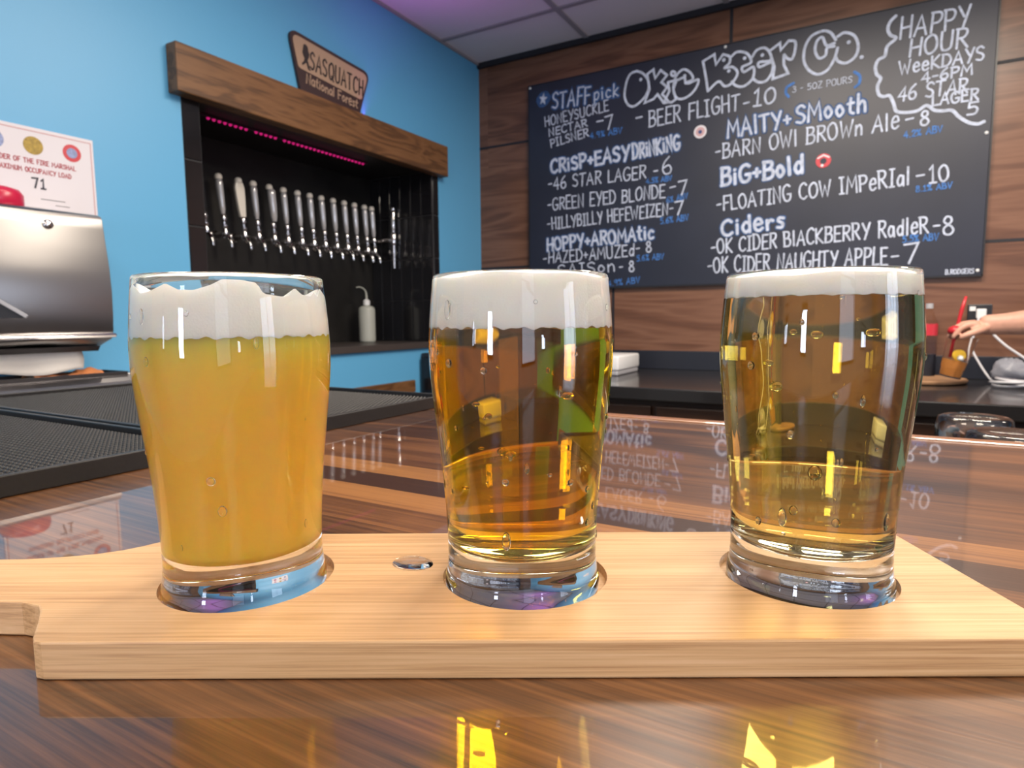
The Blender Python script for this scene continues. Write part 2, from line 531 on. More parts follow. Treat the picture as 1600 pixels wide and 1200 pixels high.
G = {
    'A': _g(.62, 'l0,0 .33,1 .6,0', 'l.12,.36 .52,.36'), 'B': _g(.55, 'l.05,0 .05,1', 's.0,1 .42,.95 .46,.72 .3,.55 .06,.53', 's.06,.53 .45,.5 .55,.25 .4,.03 0,0'),
    'C': _g(.56, 's.55,.85 .38,1 .12,.85 .02,.5 .1,.14 .34,0 .56,.14'), 'D': _g(.6, 'l.06,0 .06,1', 's0,1 .4,.92 .6,.5 .42,.08 0,0'),
    'E': _g(.5, 'l.5,1 .05,1 .05,0 .52,0', 'l.05,.52 .42,.52'), 'F': _g(.5, 'l.52,1 .06,1 .06,0', 'l.06,.5 .42,.52'),
    'G': _g(.6, 's.56,.88 .36,1 .1,.84 .02,.45 .16,.06 .42,.02 .58,.2 .58,.42', 'l.36,.42 .62,.42'), 'H': _g(.58, 'l.05,0 .05,1', 'l.55,0 .55,1', 'l.05,.48 .55,.52'),
    'I': _g(.34, 'l.17,0 .17,1', 'l.02,1 .32,1', 'l.02,0 .32,0'), 'J': _g(.45, 's.4,1 .4,.3 .25,.02 .03,.18'), 'K': _g(.56, 'l.06,0 .06,1', 'l.54,1 .08,.48 .56,0'),
    'L': _g(.48, 'l.06,1 .06,0 .5,.02'), 'M': _g(.74, 'l.02,0 .1,1 .37,.35 .64,1 .72,0'), 'N': _g(.6, 'l.05,0 .07,1 .53,0 .56,1'),
    'O': _g(.62, 's.31,1 .06,.8 .02,.45 .14,.08 .34,0 .56,.2 .6,.55 .5,.88 .33,1 .16,.93'), 'P': _g(.52, 'l.06,0 .06,1', 's0,1 .42,.96 .52,.74 .38,.5 .06,.46'),
    'Q': _g(.62, 's.31,1 .06,.8 .02,.45 .14,.08 .34,0 .56,.2 .6,.55 .5,.88 .31,1', 'l.36,.22 .62,-.06'), 'R': _g(.56, 'l.06,0 .06,1', 's0,1 .42,.96 .5,.76 .36,.54 .06,.5', 'l.22,.5 .56,0'),
    'S': _g(.5, 's.48,.86 .3,1 .07,.86 .1,.62 .38,.46 .48,.24 .32,.02 .03,.1'), 'T': _g(.56, 'l0,.97 .58,1', 'l.29,1 .27,0'), 'U': _g(.58, 's.04,1 .04,.4 .12,.06 .32,0 .5,.12 .54,.4 .55,1'),
    'V': _g(.58, 'l.02,1 .28,0 .56,1'), 'W': _g(.8, 'l.02,1 .2,0 .4,.7 .58,0 .8,1'), 'X': _g(.56, 'l.02,0 .54,1', 'l.04,1 .54,0'), 'Y': _g(.56, 'l.02,1 .28,.5', 'l.56,1 .22,-.04'),
    'Z': _g(.54, 'l.03,1 .52,1 .03,0 .54,0'),
    '0': _g(.56, 's.28,1 .06,.8 .02,.45 .12,.08 .3,0 .5,.2 .54,.55 .45,.88 .3,1 .15,.93'), '1': _g(.4, 'l.04,.78 .22,1 .2,0', 'l.02,0 .4,0'), '2': _g(.5, 's.04,.78 .2,1 .44,.86 .4,.55 .04,0', 'l.04,0 .5,0'),
    '3': _g(.5, 's.05,.9 .3,1 .44,.78 .2,.55', 's.2,.55 .48,.42 .44,.1 .2,0 .03,.12'), '4': _g(.54, 'l.4,0 .4,1 .02,.34 .54,.34'), '5': _g(.5, 'l.48,1 .1,1 .08,.58', 's.08,.58 .34,.64 .48,.4 .38,.06 .04,.04'),
    '6': _g(.54, 's.42,1 .14,.7 .03,.3 .16,.02 .42,.04 .5,.28 .36,.5 .06,.38'), '7': _g(.5, 'l.02,.97 .5,1 .2,0'), '8': _g(.52, 's.26,.54 .08,.74 .2,.98 .4,.92 .42,.7 .26,.54 .06,.34 .1,.06 .34,0 .5,.2 .42,.42 .26,.54'),
    '9': _g(.5, 's.46,.7 .26,.5 .06,.66 .12,.94 .38,.98 .46,.7 .4,0'), '-': _g(.4, 'l.04,.46 .36,.48'), '+': _g(.42, 'l.02,.42 .4,.42', 'l.21,.62 .21,.2'),
    '%': _g(.6, 'l.1,0 .5,1', 's.12,1 .02,.85 .14,.7 .22,.85 .12,1', 's.46,.3 .36,.15 .48,0 .58,.15 .46,.3'), '.': _g(.2, 'l.08,.0 .12,.03'), ' ': _g(.32),
    'p': _g(.46, 'l.08,.62 .04,-.3', 's.06,.5 .3,.66 .44,.42 .28,.08 .06,.14'), 'i': _g(.2, 'l.1,.62 .1,.02', 'l.1,.84 .11,.88'), 'c': _g(.42, 's.4,.52 .2,.62 .04,.34 .16,.04 .42,.1'),
    'k': _g(.44, 'l.06,0 .06,1', 'l.4,.64 .08,.3 .44,0'), 'a': _g(.46, 's.4,.56 .18,.62 .04,.3 .16,.02 .36,.16 .4,.56', 'l.4,.6 .44,0'), 't': _g(.36, 's.18,.95 .16,.2 .34,.02', 'l.02,.64 .34,.66'),
    'o': _g(.46, 's.23,.62 .05,.36 .2,.02 .42,.28 .26,.62 .12,.57'), 'n': _g(.46, 'l.06,.62 .06,0', 's.06,.4 .26,.62 .4,.46 .42,0'), 'l': _g(.2, 'l.1,1 .1,0'), 'e': _g(.46, 's.07,.37 .26,.38 .43,.42 .36,.68 .18,.68 .05,.42 .09,.1 .26,.0 .44,.12'),
    'r': _g(.36, 'l.06,.62 .06,0', 's.06,.36 .22,.6 .36,.54'), 's': _g(.36, 's.34,.56 .14,.6 .08,.44 .3,.24 .24,.03 .03,.06'),
}


def ribbon(mb, pts, width, fr, off):
    """flat pen stroke along 2D points, mapped by fr(a, b, off) onto a surface"""
    P_ = [Vector((p[0], p[1])) for p in pts]
    q = [P_[0]]
    for p in P_[1:]:
        if (p - q[-1]).length > 1e-5:
            q.append(p)
    if len(q) < 2:
        q = [q[0], q[0] + Vector((width * 0.2, 0))]
    h = width / 2
    d0, d1 = (q[0] - q[1]).normalized(), (q[-1] - q[-2]).normalized()
    seq = [(q[0] + d0 * h * .85, .45), (q[0] + d0 * h * .5, .85)] + [(p, 1.0) for p in q] + [(q[-1] + d1 * h * .5, .85), (q[-1] + d1 * h * .85, .45)]
    vs, n = [], len(seq)
    for i, (p, s) in enumerate(seq):
        a, c = seq[max(i - 1, 0)][0], seq[min(i + 1, n - 1)][0]
        t1 = (p - a).normalized() if i > 0 else (c - p).normalized()
        t2 = (c - p).normalized() if i < n - 1 else t1
        t = t1 + t2
        if t.length < 0.3:
            t = t2
        t.normalize()
        nn = Vector((-t.y, t.x))
        k = 1 / max(0.6, abs(nn.dot(Vector((-t2.y, t2.x)))))
        o_ = off + i * 4e-6
        vs += [fr(*(p + nn * h * s * k), o_), fr(*(p - nn * h * s * k), o_)]
    mb.add(vs, [(2 * i, 2 * i + 1, 2 * i + 3, 2 * i + 2) for i in range(n - 1)])


_off = [0]


def lettering(mb, text, a0, b0, a1, b1, hgt, pen, fr, base, jitter=0.03, tracking=0.16):
    widths = [G[c][0] for c in text]
    total = sum(widths) + tracking * (len(text) - 1)
    along = Vector((a1 - a0, b1 - b0))
    sx = along.length / total
    d = along.normalized()
    up = Vector((-d.y, d.x))
    x = 0.0
    rj = random.Random(len(text) * 31 + int(abs(a0) * 1000))
    for c, wd in zip(text, widths):
        jh, jb, js = 1 + rj.uniform(-1, 1) * jitter * 2, rj.uniform(-1, 1) * jitter, rj.uniform(-.05, .05)
        for kind, pts in G[c][1]:
            pp = spline(pts, 6) if kind == 's' else [Vector(p) for p in pts]
            out = []
            for p in pp:
                o = Vector((a0, b0)) + d * ((x + p[0] + js * p[1]) * sx) + up * ((p[1] * jh + jb) * hgt)
                out.append(o)
            _off[0] = (_off[0] + 1) % 20
            ribbon(mb, out, pen, fr, base + _off[0] * 0.000024)
        x += wd + tracking


# ------------------------------------------------------------------ the room
LX, BY, CZ = -2.011, 3.148, 2.60
NY0, NY1, NZ0, NZ1, NX = 1.40, 2.69, 1.062, 1.93, -2.43       # tap niche opening and back
wl = MB()
for y0, y1, z0, z1 in ((FRONT_Y, NY0 - .065, 0, CZ), (NY1 + .05, BY, 0, CZ), (NY0 - .065, NY1 + .05, 0, NZ0 - .03), (NY0 - .065, NY1 + .05, NZ1 + .05, CZ)):
    wl.box((LX - .12, y0, z0), (LX, y1, z1))
structure(wl.build('wall_left', M['blue']))
structure(box((LX - .12, BY, 0), (RIGHT_X + .12, BY + .12, CZ)).build('wall_back', M['panel']))
wf = MB()
xs = LX - .12
for x, z, ww, hh, _ in FRONT_WIN:
    wf.box((xs, FRONT_Y - .12, 0), (x - ww / 2, FRONT_Y, CZ))
    wf.box((x - ww / 2, FRONT_Y - .12, 0), (x + ww / 2, FRONT_Y, z - hh / 2))
    wf.box((x - ww / 2, FRONT_Y - .12, z + hh / 2), (x + ww / 2, FRONT_Y, CZ))
    xs = x + ww / 2
wf.box((xs, FRONT_Y - .12, 0), (RIGHT_X + .12, FRONT_Y, CZ))
structure(wf.build('wall_front', M['wall_white']))
wr = MB()
ys = FRONT_Y - .12
for y, z, ww, hh, _ in RIGHT_WIN:
    wr.box((RIGHT_X, ys, 0), (RIGHT_X + .12, y - ww / 2, CZ))
    wr.box((RIGHT_X, y - ww / 2, 0), (RIGHT_X + .12, y + ww / 2, z - hh / 2))
    wr.box((RIGHT_X, y - ww / 2, z + hh / 2), (RIGHT_X + .12, y + ww / 2, CZ))
    ys = y + ww / 2
wr.box((RIGHT_X, ys, 0), (RIGHT_X + .12, BY, CZ))
structure(wr.build('wall_right', M['wall_white']))
k = 1
for x, z, ww, hh, _ in FRONT_WIN:
    f = MB()
    for xa, xb, za, zb in ((x - ww / 2, x - ww / 2 + .02, z - hh / 2, z + hh / 2), (x + ww / 2 - .02, x + ww / 2, z - hh / 2, z + hh / 2), (x - ww / 2, x + ww / 2, z - hh / 2, z - hh / 2 + .05),
                           (x - ww / 2, x + ww / 2, z + hh / 2 - .05, z + hh / 2), (x - ww / 2, x + ww / 2, z + .25, z + .275)):
        f.box((xa, FRONT_Y - .02, za), (xb, FRONT_Y + .02, zb))
    structure(f.build('window_%d' % k, M['window_frame']))
    k += 1
for y, z, ww, hh, _ in RIGHT_WIN:
    f = MB()
    for ya, yb, za, zb in ((y - ww / 2, y - ww / 2 + .05, z - hh / 2, z + hh / 2), (y + ww / 2 - .05, y + ww / 2, z - hh / 2, z + hh / 2), (y - ww / 2, y + ww / 2, z - hh / 2, z - hh / 2 + .05),
                           (y - ww / 2, y + ww / 2, z + hh / 2 - .05, z + hh / 2), (y - .02, y + .02, z - hh / 2, z + hh / 2)):
        f.box((RIGHT_X - .02, ya, za), (RIGHT_X + .02, yb, zb))
    structure(f.build('window_%d' % k, M['window_frame']))
    k += 1
structure(box((LX - .12, FRONT_Y - .12, -.05), (RIGHT_X + .12, BY + .12, 0)).build('floor', M['floor']))
structure(box((LX - .5, FRONT_Y - .12, CZ), (RIGHT_X + .12, BY + .12, CZ + .05)).build('ceiling', M['ceiling']))
g = MB()
gx, gy = -1.35, 2.785
while gx < RIGHT_X:
    g.box((gx - .0125, FRONT_Y, CZ - .006), (gx + .0125, BY, CZ + .001))
    gx += .69
while gy > FRONT_Y:
    g.box((LX, gy - .0125, CZ - .0065), (RIGHT_X, gy + .0125, CZ + .001))
    gy -= .69
structure(g.build('trim_1', M['grid']))
structure(box((LX, BY - .02, CZ - .028), (RIGHT_X, BY, CZ)).build('trim_2', M['seam']))
structure(box((LX - .001, FRONT_Y, CZ - .012), (LX + .012, BY - .02, CZ)).build('trim_3', M['grid']))
s = MB()
for z in (2.14, 1.466, 0.79):
    s.box((LX, BY - .002, z - .006), (RIGHT_X, BY + .001, z + .006))
for x, z0, z1 in ((-.64, 2.14, CZ), (1.55, 2.14, CZ), (1.2, 1.466, 2.14), (-1.2, .79, 1.466), (0.95, .79, 1.466)):
    s.box((x - .007, BY - .002, z0), (x + .007, BY + .001, z1))
structure(s.build('trim_4', M['seam']))
structure(box((LX, 1.98, .817), (LX + .02, 2.495, .877)).build('trim_5', M['mantel'], bevel=.003))

# tap niche lined with black tile
niche = bpy.data.objects.new('wall_recess', None)
COL.objects.link(niche)
niche.location = (LX, (NY0 + NY1) / 2, NZ0)
structure(niche)
cx, cy, cz = LX, (NY0 + NY1) / 2, NZ0
nb = box((NX - .03 - cx, NY0 - .06 - cy, -.03), (NX - cx, NY1 + .05 - cy, NZ1 + .05 - cz))
nb.build('back_panel', M['black_back'], niche)


def tiles(name, fn, u0, u1, v0, v1, nu, nv, gap, mat=M['black_tile']):
    """glazed tiles over a rectangle, fn(u, v, h) -> point"""
    mb = MB()
    du, dv = (u1 - u0) / nu, (v1 - v0) / nv
    for i in range(nu):
        for j in range(nv):
            a, b_, c, d = u0 + i * du + gap, u0 + (i + 1) * du - gap, v0 + j * dv + gap, v0 + (j + 1) * dv - gap
            e = min(gap * 1.5, .003)
            vs = [fn(a, c, 0), fn(b_, c, 0), fn(b_, d, 0), fn(a, d, 0), fn(a + e, c + e, .004), fn(b_ - e, c + e, .004), fn(b_ - e, d - e, .004), fn(a + e, d - e, .004)]
            mb.add(vs, [(4, 5, 6, 7), (0, 1, 5, 4), (1, 2, 6, 5), (2, 3, 7, 6), (3, 0, 4, 7)])
    return mb.build(name, mat, niche)


rs = box((NX - cx, NY1 - cy, 0), (0, NY1 + .05 - cy, NZ1 + .05 - cz))
rs.build('side_wall', M['grout'], niche)
ls = box((NX - cx, NY0 - .065 - cy, 0), (0, NY0 - cy, NZ1 + .05 - cz))
ls.build('side_wall', M['grout'], niche)
tiles('side_tiles', lambda u, v, h: (u, NY1 - cy - h, v), NX - cx + .002, .0, 0, NZ1 - cz, 6, 4, .0015)
tiles('side_tiles', lambda u, v, h: (u, NY0 - cy + h, v), NX - cx + .002, .0, 0, NZ1 - cz, 6, 4, .0015)
tiles('jamb_tiles', lambda u, v, h: (h, u, v), NY0 - .065 - cy, NY0 - cy, 0, NZ1 - cz, 1, 4, .0015)
tiles('jamb_tiles', lambda u, v, h: (h, u, v), NY1 - cy, NY1 + .05 - cy, 0, NZ1 - cz, 1, 4, .0015)
box((NX - cx, NY0 - .06 - cy, NZ1 - cz), (0, NY1 + .05 - cy, NZ1 + .05 - cz)).build('soffit', M['black_back'], niche)
box((NX - cx, NY0 - .065 - cy, -.03), (.018, NY1 + .05 - cy, 0)).build('ledge', M['shelf'], niche, bevel=.002)

led = thing('led_strip', 'magenta LED strip glowing under the top of the tap niche', 'light strip', (-2.17, 1.86, NZ1))
box((-.008, -.52, -.008), (.008, .52, 0)).build('strip_base', M['led_off'], led)
first = None
for i in range(44):
    if i in (6, 7, 16, 22):
        continue
    if first is None:
        b = first = MB().lathe([(0, -.016), (.0045, -.014), (.007, -.008), (.007, -.006)], 8).build('led_bulb', M['led'], led, smooth=True)
    else:
        b = first.copy()
        COL.objects.link(b)
    b.location = (0, -.50 + i * .0232, 0)

mt = tag(MB().box((0, -.734, -.076), (.053, .734, .076)).build('mantel_beam', M['mantel'], bevel=.004), 'thick brown wooden beam above the black tap niche', 'mantel')
mt.location = (LX, 2.028, 1.984)

# taps
tap = thing('beer_tap', '', 'beer tap', (0, 0, 0), 0, 'row of beer taps in the black niche')


def rot_y(deg):
    return Matrix.Rotation(math.radians(deg), 3, 'Y')


# local frame: wall at x = 0, tap points to +x, z = 0 at the shank
MB().lathe([(.020, 0), (.020, .006), (.013, .010), (.011, .014), (.011, .055), (.014, .058), (.014, .066)], 16, (0, 0, 0), rot_y(90)).build('shank', M['chrome'], tap, smooth=True, angle=.6)
body = MB().lathe([(0, -.012), (.010, -.012), (.0135, -.004), (.0135, .010), (.010, .018), (.010, .024), (.0125, .028), (.0125, .036), (.008, .040), (0, .040)], 16, (.076, 0, 0))
body.build('faucet_body', M['chrome'], tap, smooth=True, angle=.6)
sp = spline([(.078, 0, -.004), (.092, 0, -.014), (.104, 0, -.034), (.106, 0, -.058)], 6)
MB().tube(sp, [.0095 - .0025 * i / (len(sp) - 1) for i in range(len(sp))], 12).build('spout', M['chrome'], tap, smooth=True)
MB().lathe([(0, .040), (.007, .040), (.007, .050), (.011, .053), (.013, .062), (.011, .074), (.008, .080), (0, .080)], 16, (.076, 0, 0)).build('ferrule', M['chrome'], tap, smooth=True, angle=.6)
hd = MB().lathe([(0, .080), (.008, .080), (.009, .088), (.0115, .10), (.0135, .15), (.0145, .195), (.0140, .212), (.010, .219), (0, .221)], 16, (.076, 0, 0))
handle = hd.build('handle', M['handle'], tap, smooth=True, angle=.7)
MB().lathe([(0, .2205), (.0135, .2190), (.0155, .226), (.014, .235), (.008, .241), (0, .242)], 16, (.076, 0, 0)).build('cap', M['cap'], tap, smooth=True, angle=.9)  # bright tip added for the light on the handle's top end
pad = MB().prism([(-.013, .08), (.013, .08), (.017, .12), (.021, .17), (.0215, .20), (.017, .219), (.008, .227), (-.008, .227), (-.017, .219), (-.0215, .20), (-.021, .17), (-.017, .12)],
                 lambda a, b: (.068, a, b), lambda a, b: (.084, a, b)).build('handle', M['white_plastic'], None, bevel=.003, smooth=True, angle=.6)
paddle_mesh = pad.data
bpy.data.objects.remove(pad)
dark = hd.build('handle', M['black_plastic'], None, smooth=True, angle=.7)
dark_mesh = dark.data
bpy.data.objects.remove(dark)
TY = [1.630, 1.716, 1.809, 1.882, 1.965, 2.042, 2.123, 2.196, 2.268, 2.345, 2.420, 2.492, 2.565, 2.620]
TL = ['beer tap with black handle, nearest the left end of the niche', 'slim silver beer tap handle just left of the broad white paddle', 'beer tap with a broad white paddle handle',
      'slim silver beer tap just right of the broad white paddle handle'] + \
     ['slim silver beer tap, %s tap to the right of the white paddle' % n for n in ('second', 'third', 'fourth', 'fifth', 'sixth', 'seventh', 'eighth', 'ninth', 'tenth')] + \
     ['slim silver beer tap just left of the tall nitro tap']
for i, (y, lab) in list(enumerate(zip(TY, TL)))[::-1]:
    o = tap if i == 0 else copy_tree(tap)
    o.location = (NX, y + .012, 1.535)
    o['label'] = lab
    o.rotation_euler = (math.radians(5), 0, 0)
    for ch in o.children:
        if ch.name.startswith('handle'):
            if i == 0:
                ch.data = dark_mesh
            elif i == 2:
                ch.data = paddle_mesh
                paddle_mesh.materials[0] = M['cap']
            elif i == 4:
                ch.scale = (1.15, 1.25, 1.0)
nt = thing('stout_tap', 'tall silver stout tap with a long straight spout, right of the other taps', 'beer tap', (NX, 2.668, 1.60), 0, 'row of beer taps in the black niche')
MB().lathe([(.020, 0), (.020, .006), (.012, .010), (.012, .165)], 16, (0, 0, 0), rot_y(90)).build('shank', M['chrome'], nt, smooth=True, angle=.6)
MB().lathe([(0, -.030), (.011, -.030), (.014, -.020), (.014, .030), (.010, .038), (0, .038)], 16, (.175, 0, 0)).build('faucet_body', M['chrome'], nt, smooth=True, angle=.6)
MB().lathe([(0, -.150), (.006, -.150), (.007, -.110), (.010, -.106), (.010, -.094), (.007, -.09), (.009, -.03), (0, -.03)], 16, (.175, 0, 0)).build('spout', M['chrome'], nt, smooth=True, angle=.6)
MB().lathe([(0, .038), (.009, .038), (.009, .05), (.011, .056), (.0115, .14), (.010, .146), (.0125, .152), (.0125, .164), (.008, .170), (0, .172)], 16, (.175, 0, 0)).build('handle', M['chrome'], nt, smooth=True, angle=.6)

# wash bottle on the ledge of the niche
wb = thing('wash_bottle', 'cloudy white squeeze bottle with bent spout on the niche ledge', 'bottle', (-2.31, 2.505, NZ0))
MB().lathe([(0, 0), (.036, 0), (.041, .004), (.042, .012), (.042, .165), (.039, .178), (.028, .186), (.015, .189), (.015, .196), (0, .196)], 28).build('bottle_body', M['cloudy'], wb, smooth=True, angle=.8)
MB().lathe([(0, .003), (.0405, .006), (.0405, .115), (0, .115)], 28).build('liquid', M['bottle_liquid'], wb, smooth=True, angle=.8)
MB().lathe([(0, .192), (.0175, .192), (.0175, .214), (.013, .218), (.008, .222), (0, .222)], 24).build('cap', M['white_plastic'], wb, smooth=True, angle=.6)
sp = spline([(0, 0, .218), (0, 0, .245), (.0, -.008, .266), (0, -.028, .279), (0, -.052, .283), (0, -.072, .280)], 6)
MB().tube(sp, [.006 - .0035 * i / (len(sp) - 1) for i in range(len(sp))], 10).build('spout', M['cloudy'], wb, smooth=True)

# forest sign on the mantel
sg = thing('forest_sign', 'tan and brown trapezoid sign with SASQUATCH lettering above the mantel', 'sign', (LX + .004, 1.99, 2.035))
sg.rotation_euler = (math.radians(-4), 0, 0)


def trapezoid(hw_top, hw_bot, z0, z1, r):
    pts = []
    cs = [(-hw_bot, z0), (hw_bot, z0), (hw_top, z1), (-hw_top, z1)]
    for i, c in enumerate(cs):
        c = Vector(c)
        a = (Vector(cs[i - 1]) - c).normalized()
        b_ = (Vector(cs[(i + 1) % 4]) - c).normalized()
        rr = r if i > 1 else r * .4
        p0, p2 = c + a * rr, c + b_ * rr
        for k in range(7):
            t = k / 6
            pts.append((p0 * (1 - t) ** 2 + c * 2 * t * (1 - t) + p2 * t * t)[:])
    return pts


MB().prism(trapezoid(.225, .152, 0, .24, .045), lambda a, b: (0, a, b), lambda a, b: (.012, a, b)).build('border', M['sign_brown'], sg)
MB().prism(trapezoid(.211, .174, .108, .226, .036), lambda a, b: (.010, a, b), lambda a, b: (.0135, a, b)).build('face', M['sign_tan'], sg)
fr_sign = lambda a, b, off: (.0135 + off, a, b)
sm = MB()
lettering(sm, 'SASQUATCH', -.118, .126, .180, .126, .066, .008, fr_sign, .0006, 0.0, 0.22)
fig = [(-0.150, 0.2072), (-0.140, 0.2091), (-0.130, 0.2015), (-0.127, 0.1882), (-0.122, 0.1768), (-0.125, 0.1616), (-0.130, 0.1521), (-0.124, 0.1388), (-0.118, 0.1236), (-0.112, 0.1198), (-0.118, 0.1160), (-0.128, 0.1198), (-0.137, 0.1407), (-0.146, 0.1312), (-0.156, 0.1236), (-0.160, 0.1293), (-0.150, 0.1407), (-0.146, 0.1540), (-0.152, 0.1616), (-0.158, 0.1730), (-0.155, 0.1863), (-0.154, 0.1977)]
sm.add([fr_sign(a, b, .0009) for a, b in fig], [tuple(range(len(fig)))])
sm.build('lettering', M['sign_ink'], sg)
sm = MB()
lettering(sm, 'National Forest', -.135, .064, .150, .064, .036, .0055, lambda a, b, off: (.012 + off, a, b), .0008, 0.02, 0.1)
sm.build('lettering', M['sign_tan'], sg)

# fire marshal notice
po = thing('occupancy_notice', 'laminated white occupancy notice reading 71 on the blue wall', 'notice', (LX, .900, 1.595))
MB().box((0, -.15, -.115), (.003, .15, .108)).build('sheet', M['paper'], po)
fp = lambda a, b, off: (.003 + off, a, b)
mr = MB()
for a0, b0, a1, b1 in ((-.143, .098, .143, .098), (.143, .098, .143, -.108), (-.143, .098, -.143, -.108)):
    ribbon(mr, [(a0, b0), (a1, b1)], .003, fp, .0004)
mr.build('border_rule', M['pink_ink'], po)
ml = MB()
lettering(ml, 'BY ORDER OF THE FIRE MARSHAL', -.125, .012, .098, .012, .012, .0022, fp, .0005, 0, .2)
lettering(ml, 'MAXIMUM OCCUPANCY LOAD', -.095, -.012, .085, -.012, .012, .0022, fp, .0005, 0, .2)
ml.build('red_lettering', M['red_ink'], po)
ml = MB()
lettering(ml, '71', -.013, -.052, .018, -.052, .026, .0045, fp, .0005, 0, .2)
for a0, a1, b_ in ((.005, .065, -.080), (.040, .075, -.093)):
    ribbon(ml, [(a0, b_), (a1, b_)], .0016, fp, .0005)
ml.build('black_lettering', M['black_ink'], po)


def disc(mb, a, b, r, fr, off, seg=24, sq=0.0):
    mb.add([fr(a + r * math.cos(2 * PI * k / seg), b + r * math.sin(2 * PI * k / seg), off) for k in range(seg)], [tuple(range(seg))])


for nm, a, mt1, mt2 in (('blue_seal', -.095, 'blue_ink', 'navy_ink'), ('gold_seal', -.004, 'gold_ink', None), ('fire_seal', .092, 'red_label', 'blue_ink')):
    d = MB()
    disc(d, a, .060, .024, fp, .0005)
    sl = d.build(nm, M[mt1], po)
    if mt2:
        d = MB()
        disc(d, a, .060, .014, fp, .0009)
        d.build('seal_centre', M[mt2], sl)

# towel dispenser under the notice
td = thing('towel_dispenser', 'brushed steel paper towel dispenser on the blue wall', 'dispenser', (LX, .825, 1.10))
prof = [(0, .012), (.115, .010), (.150, .022), (.176, .030), (.186, .040), (.190, .055), (.194, .10), (.196, .16), (.192, .22), (.183, .28), (.176, .325), (.172, .352), (.166, .362), (.155, .366), (0, .366)]
cover = MB().prism(prof, lambda a, b: (a, -.148, b), lambda a, b: (a, .148, b)).build('cover', M['steel'], td, bevel=.004, smooth=True, angle=.5)
MB().prism([(.172, .034), (.197, .036), (.2005, .042), (.197, .047), (.172, .047)], lambda a, b: (a, -.149, b), lambda a, b: (a, .149, b)).build('lower_lip', M['chrome'], td, bevel=.001)
MB().prism([(.02, -.004), (.128, -.002), (.140, .012), (.02, .012)], lambda a, b: (a, -.135, b), lambda a, b: (a, .135, b)).build('outlet_tray', M['darkmetal'], td)
lk = MB().lathe([(0, 0), (.012, 0), (.012, .004), (.008, .007), (.0045, .008), (0, .008)], 20, (.176, .012, .325), Matrix.Rotation(math.radians(80), 3, 'Y'))
lk.build('lock', M['chrome'], td, smooth=True, angle=.6)
tw = MB()
for i in range(15):
    for j in range(9):
        a, b_ = i / 14, j / 8
        tw.v.append((LX + .098 + .030 * b_ + .006 * math.sin(a * 9 + b_ * 2) * b_, .69 + .235 * a + .006 * b_ * math.sin(b_ * 4), 1.118 - .072 * b_ + .006 * b_ * math.sin(a * 7 + 1)))
for i in range(14):
    for j in range(8):
        p = i * 9 + j
        tw.f.append((p, p + 1, p + 10, p + 9))
o = tag(tw.build('paper_towel', M['towel'], smooth=True), 'white paper towel hanging out of the steel dispenser', 'paper towel')
md = o.modifiers.new('thick', 'SOLIDIFY')
md.thickness = .0015
rc = MB().lathe([(0, 0), (.052, 0), (.056, .006), (.056, .030), (.048, .042), (.030, .048), (0, .049)], 32)
tag(rc.build('red_jar_lid', M['red_plastic'], smooth=True, angle=.9), 'red rounded lid lying on top of the steel towel dispenser', 'lid').location = (LX + .095, .764, 1.4665)

# steel sink unit under the dispenser
sk = thing('steel_sink_unit', 'stainless steel bar sink with raised splash along the blue wall', 'sink', (LX + .002, .75, 0))
box((.0, -.75, .30), (.56, .60, .90)).build('cabinet_body', M['steel'], sk, bevel=.004)
sb = MB().prism([(0, .90), (.055, .90), (.040, 1.0), (.034, 1.022), (0, 1.026)], lambda a, b: (a, -.75, b), lambda a, b: (a, .60, b))
sb.build('splash', M['steel'], sk, bevel=.002)
box((.16, -.45, .897), (.50, .15, .904)).build('sink_rim', M['chrome'], sk, bevel=.002)
for y in (-.6, .5):
    for x in (.05, .5):
        MB().lathe([(.02, 0), (.02, .30)], 12, (x, y, 0)).build('leg', M['steel'], sk)
rl = thing('rail_tray', 'narrow dark grey tray resting on the steel sink splash', 'tray', (-1.90, .885, 1.0225))
box((-.075, -.20, 0), (.055, .13, .005)).build('tray_base', M['darkmetal'], rl, bevel=.001)
rm = MB()
for a, b_ in (((-.075, -.20, .005), (-.069, .13, .016)), ((.049, -.20, .005), (.055, .13, .016)), ((-.069, -.20, .005), (.049, -.194, .016)), ((-.069, .124, .005), (.049, .13, .016))):
    rm.box(a, b_)
rm.build('tray_rim', M['darkmetal'], rl)
oc = MB()  # orange wood reflection in the sink steel, shaped as a crumpled sheet
for i in range(22):
    for j in range(9):
        a, b_ = i / 21, j / 8
        oc.v.append((-1.955 + .075 * b_, .80 + .17 * a, 1.029 + .016 * math.sin(b_ * PI) * (0.5 + 0.5 * math.sin(a * 8 + 1)) + .006 * math.sin(a * 13 + b_ * 5) ** 2))
for i in range(21):
    for j in range(8):
        p = i * 9 + j
        oc.f.append((p, p + 9, p + 10, p + 1))
o = tag(oc.build('reflection_sheet', M['orange_reflection'], smooth=True), 'orange reflection of wood in the steel, added as a crumpled sheet below the paper towel', 'reflection')
md = o.modifiers.new('thick', 'SOLIDIFY')
md.thickness = .004
md.offset = 0

